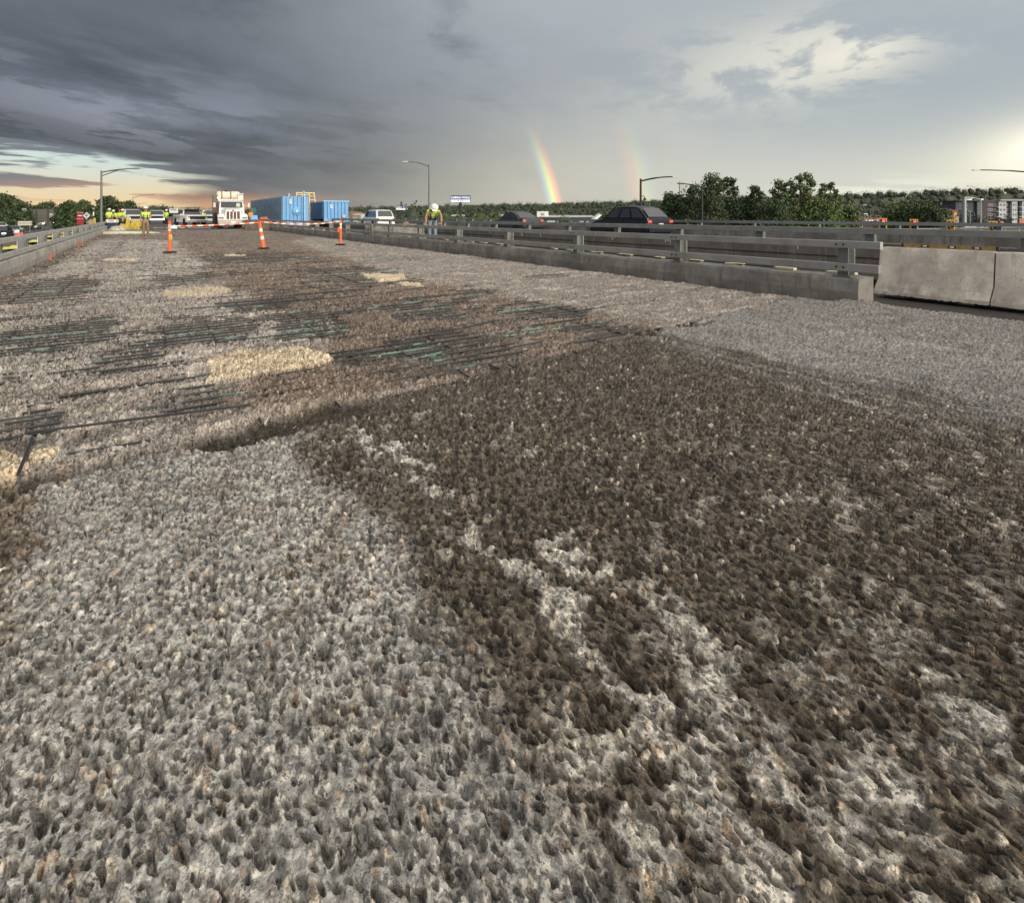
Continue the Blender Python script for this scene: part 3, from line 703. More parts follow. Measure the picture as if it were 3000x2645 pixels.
# ------------------------------------------------------------------ bridge railings
def I_post(z0, z1, depth=.13, wid=.16):
    return [('web', MB().box((0, .0, (z0+z1)/2), (depth, .02, z1-z0)), 'post'), ('f', MB(), 'post')]
def railing(name, w, sgn, t0, t1, posts, zr, ztop, label, group, curb=True, joints=()):
    """sgn = +1 when traffic side faces smaller w"""
    e = empty(name, R(t0, w, 0), TH, label, 'railing', group)
    L = t1-t0
    def X(v): return v*sgn
    # curb of uneven cast concrete
    if curb:
        n = int(L/.35); prof = [(0.0, -.12), (-.02, .10), (.0, .27), (.03, .30), (.46, .31), (.46, -.45), (.1, -.45)]
        mb = MB()
        for i in range(n+1):
            y = L*i/n
            for (px, pz) in prof:
                jx = (random.random()-.5)*.014; jz = (random.random()-.5)*.012
                mb.v.append((X(px+jx), y, pz+jz))
        m_ = len(prof)
        for i in range(n):
            for k in range(m_): a = i*m_+k; b = i*m_+(k+1) % m_; mb.f.append((a, b, b+m_, a+m_))
        mb.f.append(tuple(range(m_))); mb.f.append(tuple(n*m_+k for k in range(m_)))
        mb.build('curb', 'curb' if sgn > 0 else 'curb_lit', e)
    for (za, zb, nm) in zr:
        cuts = [-.26 if sgn > 0 else 0] + [j-t0 for j in joints if t0 < j < t1] + [L]
        for a, b in zip(cuts[:-1], cuts[1:]):
            mb = MB(); mb.box((X(.055), (a+b)/2, (za+zb)/2), (.085, b-a-.012, zb-za)); mb.build(nm, 'rail' if sgn > 0 else 'rail_lit', e, bevel=.008)
        for j in cuts[1:-1]:
            MB().box((X(.055), j, (za+zb)/2), (.075, .11, zb-za-.012)).build('splice_sleeve', 'post', e)
    for p in posts:
        y = p-t0
        mb = MB(); mb.box((X(.20), y, (.30+ztop)/2), (.19, .016, ztop-.32))                    # web, seen along the bridge as a wide plate
        mb.box((X(.108), y, (.30+ztop)/2), (.016, .15, ztop-.32))
        po = mb.build('post', 'post', e)
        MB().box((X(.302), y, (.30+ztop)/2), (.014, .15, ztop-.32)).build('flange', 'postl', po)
        MB().box((X(.20), y, .318), (.30, .24, .022)).build('base_plate', 'post', po)
        b = MB()
        for (za, zb, _) in zr:
            for dy in (-.05, .05): b.lathe([(.014, 0), (.014, -.014)], (X(.012), y+dy, (za+zb)/2), 6, 'x')
        b.build('bolt', 'dark', po)['kind'] = 'stuff'
    return e
RP = [4.0+3.045*k for k in range(16)]
rr_ = railing('bridge_railing', 8.48, 1, 3.74, 52.6, RP, ((.395, .51, 'lower_rail'), (.735, .84, 'top_rail')), .80,
        'long two-rail grey steel railing on concrete curb at right edge of the stripped deck', None, joints=(9.2, 15.3, 24.4, 33.6, 42.7))
MB().box((.055, -.266, .7875), (.088, .012, .108)).build('end_cap', 'postl', rr_)
LP = [-3.2+3.05*k for k in range(18)]
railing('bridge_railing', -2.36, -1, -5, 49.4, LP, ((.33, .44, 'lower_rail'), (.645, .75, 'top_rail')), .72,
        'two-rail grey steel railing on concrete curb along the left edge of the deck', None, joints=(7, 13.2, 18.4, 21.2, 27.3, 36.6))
# second bridge: concrete edge, railings
w2 = 15.5
def second_bridge():
    mb = MB(); L0, L1 = -14, 62
    n = 60
    e = ob('second_bridge_deck', MB().box((0, 0, 0), (1, 1, 1)).mesh('x', 'fascia'))
    bpy.data.objects.remove(e)
    m2 = MB()
    m2.quad(R(L0, w2-.1, .02), R(L1+200, w2-.1, .02), R(L1+200, w2+9.2, .02), R(L0, w2+9.2, .02)); m2.build('second_bridge_road', 'asphalt', kind='structure')
    rt = empty('bridge_edge_wall', R(L0, w2, 0), TH, 'long brown concrete edge wall of the second bridge below its rail', 'wall')
    k = 0; y = 0
    while y < L1-L0-.1:
        p = MB().prism([(-.16, .50), (.30, .50), (.30, -.42), (-.14, -.42), (-.14, .075), (-.10, .09), (-.10, .115), (-.16, .13)], y+.008, y+6.1-.008)
        sg = p.build('wall_segment', 'fascia', rt)
        if 18 < y < 40:
            rs = random.Random(int(y*10)); mb = MB()
            for q in range(3):
                yy = y + rs.uniform(.5, 5.5)
                for j in range(rs.randint(1, 4)):
                    h_ = rs.uniform(.08, .30); mb.box((-.165, yy+j*.07, .47-h_/2), (.008, rs.uniform(.012, .03), h_))
            mb.build('white_drip_stain', 'signw', sg)['kind'] = 'stuff'
        y += 6.1
    MB().prism([(.0, -.425), (.3, -.425), (.3, -1.9), (.02, -1.9)], 0, L1-L0).build('girder', mat('rust_brown_girder', (.06, .035, .028), .8), rt)
    g = empty('bridge_railing', R(L0, w2, 0), TH, 'tube rail on square posts along the near edge of the second bridge', 'railing')
    cuts = [0, 15, 24.2, 33.4, 42.6, 51.8, L1-L0]
    for a, b in zip(cuts[:-1], cuts[1:]): MB().box((.0, (a+b)/2, .80), (.12, b-a-.012, .16)).build('top_rail', 'rail', g, bevel=.01)
    for p in [6.59+3.05*k for k in range(-6, 18)]:
        po = MB().box((.10, p-L0, .655), (.16, .22, .31)).build('post', 'post', g, bevel=.006)
        MB().box((.10, p-L0, .513), (.26, .30, .022)).build('base_plate', 'post', po)
    g = empty('bridge_railing', R(L0, w2+8.8, 0), TH, 'far railing of the second bridge behind the moving cars', 'railing')
    MB().prism([(-.1, .02), (.3, .02), (.3, .45), (-.1, .45)], 0, L1-L0).build('curb', 'curb', g)
    for a, b in zip(cuts[:-1], cuts[1:]): MB().box((0, (a+b)/2, .88), (.10, b-a-.012, .13)).build('top_rail', 'steel', g)
    for k in range(24): MB().box((.12, 2+3.05*k, .66), (.16, .16, .42)).build('post', 'post', g)
second_bridge()

# concrete barrier at the right edge of the picture
def jersey(t0, t1, w, zb, label):
    """w = toe of the face nearest the deck"""
    e = empty('concrete_barrier', R(t0, w, zb), TH, label, 'barrier', 'concrete barriers at the right')
    L = t1-t0; n = 40; rs = random.Random(3)
    prof = [(0, .055), (.0, .10), (.17, .30), (.235, .795), (.25, .81), (.40, .81), (.41, .795), (.47, .30), (.62, .10), (.62, .055)]
    mb = MB(); m_ = len(prof)
    for i in range(n+1):
        y = L*i/n; ends = .035*(max(0, 1-i/1.2) + max(0, 1-(n-i)/1.2))
        for k, (x, z) in enumerate(prof):
            chip = (-.02*rs.random() if k in (0, 9) else 0)
            mb.v.append((x + (.5*.62-x)*ends*.35 + (rs.random()-.5)*.004, y, z + chip*(1 if z < .1 else 0) + (rs.random()-.5)*.003 - ends*.25*(z > .7)))
    for i in range(n):
        for k in range(m_): a = i*m_+k; b = i*m_+(k+1) % m_; mb.f.append((a, b, b+m_, a+m_))
    mb.f.append(tuple(range(m_))); mb.f.append(tuple(n*m_+k for k in range(m_)))
    mb.build('barrier_body', 'jersey', e, smooth=True)
    MB().box((.31, L*.2, .028), (.4, L*.14, .056)).build('support_foot', 'curb', e); MB().box((.31, L*.8, .028), (.4, L*.14, .056)).build('support_foot', 'curb', e)
    return e
jersey(2.72, 4.22, 10.1, -.13, 'first pale concrete barrier, starting where the deck railing ends')
jersey(-3.4, 2.70, 10.1, -.13, 'second pale concrete barrier, running out of the picture at the right')
sheet('barrier_strip', -9, 4.6, 8.3, 13.4, -.155, M.setdefault('shade', mat('shaded_gap_soil', (.035, .028, .024), .9, 0, .4, 4, bump=.02, bscale=9)))  # soil strip, shade of the gap under the barrier painted into its colour
# carpenter's level on the barrier
def level():
    a = R(3.93, 10.43, .686); b = R(2.70, 10.43, .686); L = (b-a).length
    e = empty('spirit_level', (a+b)/2, TH, 'long yellow spirit level with three vials lying on top of the concrete barrier', 'spirit level')
    y = M['levely'] = mat('worn_yellow_level', (.36, .25, .085), .5, 0, .25, 9, dirt=.4)
    MB().box((0, 0, .006), (.03, L, .010)).build('flange', y, e); MB().box((0, 0, .058), (.03, L, .008)).build('flange', y, e)
    MB().box((0, 0, .032), (.012, L-.02, .043)).build('web', y, e)
    for k in (-.24, .05, .30):
        MB().box((-.004, -k*L*1.0, .032), (.026, .10, .042)).build('vial_frame', 'vestdark', e)
        v = MB().box((-.018, -k*L*1.0, .033), (.008, .055, .022)).build('vial', 'litvial' if 'litvial' in M else 'reflw', e, bevel=.004)
    for k in (-.495, .495): MB().box((0, k*L, .032), (.034, .03, .062)).build('end_cap', 'vestdark', e)
level()
# pale boards that lie on the outer ledge of the right curb
_b = [(2465, 805, .42), (2300, 788, .34), (2153, 773, .34), (2038, 762, .30), (1932, 752, .22), (1831, 744, .40), (1746, 735, .40), (1670, 731, .26), (1623, 725, .2), (1462, 711, .36), (1415, 708, .36), (1379, 704, .3), (1306, 698, .3), (1242, 693, .3), (1195, 688, .3), (1150, 685, .3), (1110, 680, .3), (946, 665, .5), (915, 662, .4)]
_on = ['nearest', 'second', 'third', 'fourth', 'fifth', 'sixth', 'seventh', 'eighth', 'ninth', 'tenth', 'eleventh', 'twelfth', 'thirteenth', 'fourteenth', 'fifteenth', 'sixteenth', 'seventeenth', 'second farthest', 'farthest']
LUMB = ['pale yellow lumber offcut on the right curb, %s from the concrete barrier' % q for q in _on]
for k, (px, py, L) in enumerate(_b):
    v = P(px, py, .33); t = v.x*DX+v.y*DY
    w = 8.48+.40; u = (px-1500)/1600; t = w*(cos(TH)-u*sin(TH))/(sin(TH)+u*cos(TH))
    MB().box((0, 0, .018), (.10, L, .036)).build('lumber_piece', 'lumber', loc=R(t, w, .312), rz=TH+random.uniform(-.06, .06),
        label=LUMB[k], cat='lumber', group='yellow offcuts along the right curb')
mb = MB()
mb.tube([R(5.2+k*.9, 8.80+.05*sin(k*1.7), .335) for k in range(22)], .012, 6)
mb.build('black_hose', 'dark', label='thin dark hose running along the top of the right curb', cat='hose')
# yellow sheets on the left bank, seen between the rails
for k, (px, py, Ln, lb) in enumerate(((54, 725, 2.6, 'large yellow sheet nearest the left edge, seen between the two left rails'), (112, 707, 2.6, 'second yellow sheet along the left bank, past the first wide post'),
                          (159, 693.5, 2.0, 'third yellow sheet along the left bank behind the left rail'), (194, 684, 1.8, 'fourth yellow sheet on the left bank behind the left rail'), (220, 677, 1.2, 'small yellow sheet behind the left rail near the signs'))):
    v = P(px, py, -.62); t = v.x*DX+v.y*DY; w = v.x*NXx+v.y*NY
    mb = MB(); n = 9
    for i in range(n):
        for j in range(3): mb.v.append(((j-1)*.62, (i/(n-1)-.5)*Ln*2.0, .05+.05*sin(i*1.9+j)))
    for i in range(n-1):
        for j in range(2): a = i*3+j; mb.f.append((a, a+1, a+4, a+3))
    base = [(x, y, z-.05) for x, y, z in mb.v]; nn = len(base)
    mb.v += base; mb.f += [tuple(reversed([q+nn for q in f])) for f in mb.f[:]]
    zz = -.62 - 1.45*float(sst(np.array([w]), -4, -10)[0]) + .05
    v = P(px, py, zz+.3)
    mb.build('yellow_sheet', M.setdefault('sheety', mat('yellow_plastic_sheet', (.72, .66, .18), .6)), loc=(v.x, v.y, zz+.25), rz=TH, label=lb, cat='plastic sheet', group='yellow sheets on the left bank')

# ------------------------------------------------------------------ delineator tubes and barrier tape
def tube_post(px, py, lean, kind, label, hook=True):
    v = P(px, py, 0); e = empty('delineator_post', (v.x, v.y, .005), random.uniform(0, .3), label, 'delineator', 'orange delineator posts holding the barrier tape')
    MB().lathe([(.20, 0), (.21, .012), (.20, .035), (.10, .05), (.075, .055)], (0, 0, 0), 8).build('rubber_base', 'dark', e)
    r0, r1 = (.052, .044) if kind != 'wide' else (.085, .045)
    def seg(z0, z1, m, nm):
        f = lambda z: r0+(r1-r0)*z/1.0
        o = MB().lathe([(f(z0), z0), (f(z1), z1)], (0, 0, 0), 14).build(nm, m, e, smooth=True); return o
    zs = {'a': [(.045, .70, 0), (.70, .77, 1), (.77, .81, 0), (.81, .90, 1), (.90, .97, 0)], 'wide': [(.045, .34, 0), (.34, .46, 1), (.46, .62, 0), (.62, .74, 1), (.74, .93, 0)], 'b': [(.045, .66, 0), (.66, .76, 1), (.76, .79, 0), (.79, .89, 1), (.89, .97, 0)]}[kind]
    parts = []
    for z0, z1, k in zs: parts.append(seg(z0, z1, 'reflw' if k else 'orange', 'white_band' if k else 'tube'))
    z = zs[-1][1]
    mb = MB(); mb.lathe([(r1, z), (r1*.9, z+.02), (.02, z+.03)], (0, 0, 0), 12); mb.tube([(-.025, 0, z+.02), (-.03, 0, z+.07), (0, 0, z+.10), (.03, 0, z+.07), (.025, 0, z+.02)], .010, 6)
    parts.append(mb.build('handle_loop', 'orange', e, smooth=True))
    if lean:
        for p in parts: p.rotation_euler = (0, lean, 0)
    return e, z
d1, z1 = tube_post(497, 741, 0, 'a', 'left orange delineator post with a small yellow caution label')
d2, z2 = tube_post(773, 729, radians(-9), 'wide', 'middle orange delineator post, leaning, with two wide white bands')
d3, z3 = tube_post(998, 718, 0, 'b', 'right orange delineator post, upright beside the right curb')
MB().box((.055, -.045, .50), (.085, .004, .15), rz=.3).build('caution_label', mat('caution_label', (.75, .55, .10), .5, 0, .3, 30), d1)
mb = MB()
for k in range(3): mb.box((.055+.001, -.0485, .455+.035*k), (.06, .003, .012), rz=.3)
mb.build('caution_print', 'vestdark', d1)
MB().box((-.07, -.03, .62), (.08, .03, .20)).build('hanging_flap', 'orange', d3)
def tape(p, q, sag, label):
    p, q = Vector(p), Vector(q); L = (q-p).length; n = int(L/.16); e = empty('barrier_tape', p, 0, label, 'barrier tape', 'orange and white barrier tape')
    for c in (0, 1):
        mb = MB()
        for k in range(n):
            if k % 2 != c: continue
            a, b = k/n, (k+1)/n; A = p.lerp(q, a)-p; B = p.lerp(q, b)-p
            A.z -= sag*4*a*(1-a); B.z -= sag*4*b*(1-b); h = .020; tw = .010*sin(k*.8)
            for s in (0, 1):
                off = .0012*s
                mb.quad((A.x, A.y+off+tw, A.z-h), (B.x, B.y+off+tw, B.z-h), (B.x, B.y+off, B.z+h), (A.x, A.y+off, A.z+h))
        mb.build('white_bands' if c else 'orange_bands', 'signw' if c else 'orange', e)
        e.children[-1]['kind'] = 'stuff' if False else 'part'
        del e.children[-1]['kind']
z2e = z2*cos(radians(9)); x2 = -sin(radians(9))*z2
T1 = Vector(d1.location)+Vector((.02, -.06, z1-.17+.06)); T2 = Vector(d2.location)+Vector((x2, -.06, z2e+.03)); T3 = Vector(d3.location)+Vector((-.03, -.06, z3-.02))
tape(T1, T2, .03, 'left span of orange and white tape, passing in front of the tank truck')
tape(T2+Vector((.03, 0, .03)), T3, .10, 'right span of orange and white tape, between the leaning and the right post')
# crumpled white tape end at the left post
mound('crumpled_tape', T1+Vector((.13, 0, -.05)), .13, .05, .10, 0, 'signw', 4, label='crumpled white tape knot at the left delineator post', cat='tape')
# ------------------------------------------------------------------ road vehicles
def wheel(parent, x, y, r=.34, wd=.22):
    MBt = MB().lathe([(r*.62, -wd/2), (r*.93, -wd/2), (r, -wd*.3), (r, wd*.3), (r*.93, wd/2), (r*.62, wd/2)], (x, y, r), 18, 'x'); w = MBt.build('wheel', 'tyre', parent, smooth=True)
    s = 1 if x > 0 else -1
    MB().lathe([(r*.63, s*wd*.42), (r*.5, s*wd*.5), (.05, s*wd*.46)], (x, y, r), 12, 'x').build('rim', 'steel', w)
    return w
def car(kind, paint, label, group, lights=True, L=None, Wd=1.85, rear_lit=False, name='passing_car', cat='car', plate=True, roofm=None):
    """built nose towards -y, on the ground at z=0"""
    K = {'sedan': dict(L=4.8, H=1.45, belt=.92, nose=.68, a=-.95, b=-.30, c=.75, d=1.60, tail=.98, hood=.92),
         'suv': dict(L=4.7, H=1.66, belt=1.00, nose=.82, a=-1.10, b=-.42, c=1.32, d=2.02, tail=1.05, hood=1.02),
         'van': dict(L=5.0, H=1.76, belt=1.00, nose=.75, a=-1.35, b=-.55, c=2.0, d=2.36, tail=1.02, hood=1.0),
         'pickup': dict(L=5.8, H=1.92, belt=1.22, nose=1.08, a=-1.15, b=-.62, c=.70, d=.86, tail=1.20, hood=1.22)}[kind]
    L = L or K['L']; h = L/2; hw = Wd/2; B = K['belt']; Hh = K['H']; gc = .24 if kind != 'pickup' else .42
    e = empty(name, (0, 0, 0), 0, label, cat, group)
    rear = [(h-.02, K['tail']), (h, K['tail']-.22), (h-.02, gc+.12), (h-.08, gc)] if kind != 'sedan' else [(h-.05, .98), (h, .85), (h-.02, gc+.12), (h-.08, gc)]
    cont = [(-h+.08, gc), (-h, gc+.12), (-h, K['nose']-.12), (-h+.08, K['nose']), (-h+.35, K['nose']+.08), (K['a'], K['hood'])]
    if kind == 'pickup':
        cont += [(K['d'], B), (K['d']+.02, B), (h-.02, B)] + [(h, B-.1), (h, gc+.15), (h-.05, gc)]
    else: cont += [(K['d'] if K['d'] < h else h-.05, B)] + rear
    # body: cross sections with rounded shoulders
    xs = [-1, -.985, -.90, -.5, 0, .5, .90, .985, 1]; dr = [.10, .04, .0, -.015, -.02, -.015, 0, .04, .10]
    mb = MB(); n = len(cont)
    for x, dz in zip(xs, dr):
        for (y, z) in cont:
            k = abs(x); yy = y*(1 - .04*k**6) if abs(y) > h*.8 else y
            mb.v.append((x*hw, yy, z - (dz if z > gc+.2 else 0)))
    for i in range(len(xs)-1):
        for j in range(n): a = i*n+j; b = i*n+(j+1) % n; mb.f.append((a, b, b+n, a+n))
    mb.f.append(tuple(range(n))); mb.f.append(tuple((len(xs)-1)*n+j for j in range(n)))
    body = mb.build('body', paint, e, smooth=True)
    # cabin: pillars and roof in paint, glass proud of them
    a, b, c, d = K['a'], K['b'], K['c'], K['d']; bw = hw*.955; tw = hw*.76 if kind != 'van' else hw*.82
    V = lambda s, y, z: (s*(bw + (tw-bw)*(z-B)/(Hh-B)), y, z)
    mb = MB(); P_ = [(a-.04, B-.04), (a+(b-a)*.5, B+(Hh-B)*.52), (b-.02, Hh-.09), (b+.22, Hh-.03), ((b+c)/2, Hh), (c-.25, Hh-.02), (c, Hh-.09), (c+(d-c)*.5, B+(Hh-B)*.48), (d+.03, B-.04)]
    xs_ = [-1, -.97, -.86, -.5, 0, .5, .86, .97, 1]; dz_ = [.085, .04, .012, 0, 0, 0, .012, .04, .085]
    for k_, dd in zip(xs_, dz_):
        for (yy, zz) in P_:
            hw_ = bw + (tw-bw)*max(0, zz-B)/(Hh-B); mb.v.append((k_*hw_, yy + (.05*abs(k_)**3 if yy < 0 else -.05*abs(k_)**3), zz - dd*max(0, zz-B)/(Hh-B)))
    nn_ = len(P_)
    for i in range(len(xs_)-1):
        for j in range(nn_-1): q_ = i*nn_+j; mb.f.append((q_, q_+1, q_+nn_+1, q_+nn_))
    mb.f.append(tuple(range(nn_))); mb.f.append(tuple((len(xs_)-1)*nn_+j for j in range(nn_)))
    mb.build('cabin', roofm or paint, e, smooth=True)
    def lerp(p, q, k): return tuple(p[i]+(q[i]-p[i])*k for i in range(3))
    def pane(nm, p0, p1, p2, p3, off):   # inset quad
        off = Vector(off); m = MB(); m.quad(*[tuple(Vector(p)+off) for p in (p0, p1, p2, p3)]); m.build(nm, 'glass', e)
    f0, f1 = V(-1, a, B-.03), V(1, a, B-.03); g0, g1 = V(-1, b, Hh-.05), V(1, b, Hh-.05)
    pane('windshield', lerp(lerp(f0, f1, .05), lerp(g0, g1, .05), .08), lerp(lerp(f0, f1, .95), lerp(g0, g1, .95), .08), lerp(lerp(f0, f1, .94), lerp(g0, g1, .94), .92), lerp(lerp(f0, f1, .06), lerp(g0, g1, .06), .92), (0, -.05, .03))
    f0, f1 = V(-1, d, B-.03), V(1, d, B-.03); g0, g1 = V(-1, c, Hh-.06), V(1, c, Hh-.06)
    pane('rear_window', lerp(lerp(f0, f1, .08), lerp(g0, g1, .08), .15), lerp(lerp(f0, f1, .92), lerp(g0, g1, .92), .15), lerp(lerp(f0, f1, .9), lerp(g0, g1, .9), .88), lerp(lerp(f0, f1, .1), lerp(g0, g1, .1), .88), (0, .05, .03))
    npan = 3 if kind in ('suv', 'van') else 2
    for s in (-1, 1):
        lo0, lo1 = a+.22, d-.14; hi0, hi1 = b+.06, c-.05; zl, zh = B+.05, Hh-.14
        for k in range(npan):
            u0, u1 = k/npan+.02, (k+1)/npan-.02
            q = [V(s, lo0+(lo1-lo0)*u0, zl), V(s, lo0+(lo1-lo0)*u1, zl), V(s, hi0+(hi1-hi0)*u1, zh), V(s, hi0+(hi1-hi0)*u0, zh)]
            pane('side_window', *q, (s*.022, 0, 0))
        MB().box((s*(hw+.09), a+.18, B+.04), (.20, .10, .14)).build('mirror', paint, e, bevel=.02)
        for y in (-h*.60, h*.58):
            wheel(e, s*(hw-.12), y, .35 if kind != 'pickup' else .42, .23)
            MB().lathe([(.40 if kind != 'pickup' else .48, s*.0), (.40 if kind != 'pickup' else .48, s*.012)], (s*(hw-.003), y, .37 if kind != 'pickup' else .44), 16, 'x').build('wheel_arch', 'dark', e)
        hz = K['nose']-.06
        MB().box((s*hw*.72, -h-.0, hz-.02), (hw*.42, .05, .15)).build('headlight', 'head' if lights else 'headoff', e, bevel=.015)
        tz = B-.10
        MB().box((s*hw*.86, h-.015, tz-.04), (hw*.24, .05, .12)).build('tail_light', 'taillit' if rear_lit else 'tail', e, bevel=.015)
    MB().box((0, -h-.012, K['nose']-.22), (hw*1.0, .03, .20)).build('grille', 'dark', e)
    MB().box((0, -h+.02, gc+.16), (Wd*.96, .12, .16)).build('bumper', paint if kind != 'pickup' else 'chrome', e, bevel=.02)
    MB().box((0, h-.01, gc+.18), (Wd*.96, .12, .18)).build('bumper', paint if kind != 'pickup' else 'chrome', e, bevel=.02)
    MB().box((0, h+.012, B-.30), (.32, .012, .14)).build('number_plate', 'reflw', e)
    if kind == 'pickup':
        MB().box((0, (d+h)/2, B-.04), (Wd*.8, h-d-.2, .10)).build('bed', 'dark', e)
    return e
BACK = TH + pi          # a nose built to -y points along the bridge after this turn
def at(o, t, w, z, rz): o.location = R(t, w, z); o.rotation_euler = (0, 0, rz); return o
# on the second bridge, driving away
suv = car('suv', 'black', 'black SUV with a lit brake light driving on the second bridge, largest moving car', None, False, rear_lit=True, name='sport_utility_vehicle', cat='suv', L=4.25, Wd=1.8)
at(suv, 20.6, 21.3, .03, BACK)
sed = car('sedan', 'dgrey', 'dark grey sedan between the black SUV and the white minivan on the second bridge', None, False, rear_lit=True, name='sedan', L=4.3, Wd=1.8)
at(sed, 33.2, 22.6, .03, BACK)
van = car('van', 'white', 'white minivan seen from behind, between the blue tanks and the bending worker', None, False, name='minivan', cat='minivan')
at(van, 52.5, 19.0, -.02, BACK)
# oncoming traffic at the left, low road
def left_car(px, gy, kind, paint, label, lights=True, turn=0.0, zg=-1.97, **kw):
    v = P(px, gy, zg); c = car(kind, paint, label, 'cars on the road at the left', lights, **kw)
    c.location = v; c.rotation_euler = (0, 0, TH+turn); return c
left_car(3, 699, 'suv', 'black', 'black car cut by the left edge, nearest on the left road', True, name='sport_utility_vehicle', cat='suv')
left_car(43, 687, 'sedan', 'silver', 'silver sedan with both headlights glaring, behind the red board', name='sedan')
left_car(6, 674, 'suv', 'white', 'white off-roader at the left edge, behind the black car', False, name='sport_utility_vehicle', cat='suv')
left_car(100, 672, 'pickup', 'silver', 'silver pickup beside the message board trailer', False, name='pickup_truck', cat='pickup')
left_car(48, 667, 'suv', 'navy', 'dark blue SUV half hidden by the message board', False, name='sport_utility_vehicle', cat='suv')
left_car(30, 659, 'sedan', 'white', 'white car with bright headlights far back at the left edge', name='sedan')
left_car(122, 661, 'suv', 'tan', 'beige SUV with one bright headlight, left of the dark SUV', name='sport_utility_vehicle', cat='suv')
left_car(169, 660, 'suv', 'black', 'dark SUV with headlights, in front of the sound wall end', name='sport_utility_vehicle', cat='suv')
left_car(226, 660, 'sedan', 'dgrey', 'dark sedan with headlights behind the do-not-enter sign', name='sedan')
# parked pickups beyond the deck
def pick(px, Y, paint, label, turn=0.0, **kw):
    c = car('pickup', paint, label, 'white pickups parked past the end of the deck', False, name='pickup_truck', cat='pickup', Wd=2.05, **kw); v = PD(px, Y, 0)
    c.location = v; c.rotation_euler = (0, 0, TH+turn); MB().box((0, -2.93, .92), (1.5, .06, .34)).build('grille', 'chrome' if kw.get('roofm') else 'dark', c); return c
pick(385, 66, 'white', 'white pickup behind the huddle of workers', .25)
pick(459, 80, 'white', 'white pickup with dark windshield, just right of the khaki-trousered worker')
c = pick(556, 62, 'white', 'white pickup with black grille and roof rack, left of the tank truck', .20)
MB().box((0, -.1, 2.06), (1.7, 1.9, .05)).build('roof_rack', 'dark', c)
pick(611, 74, 'white', 'white pickup half hidden behind the left side of the tank truck', .1)
c = MB()
for s in (-1, 1): c.box((s*.5, 0, .04), (.36, .20, .08))
c.build('light_bar', 'dark', loc=PD(386, 66.0, 1.93), rz=TH, label='dark light bar on the roof of the pickup behind the huddle', cat='light bar')

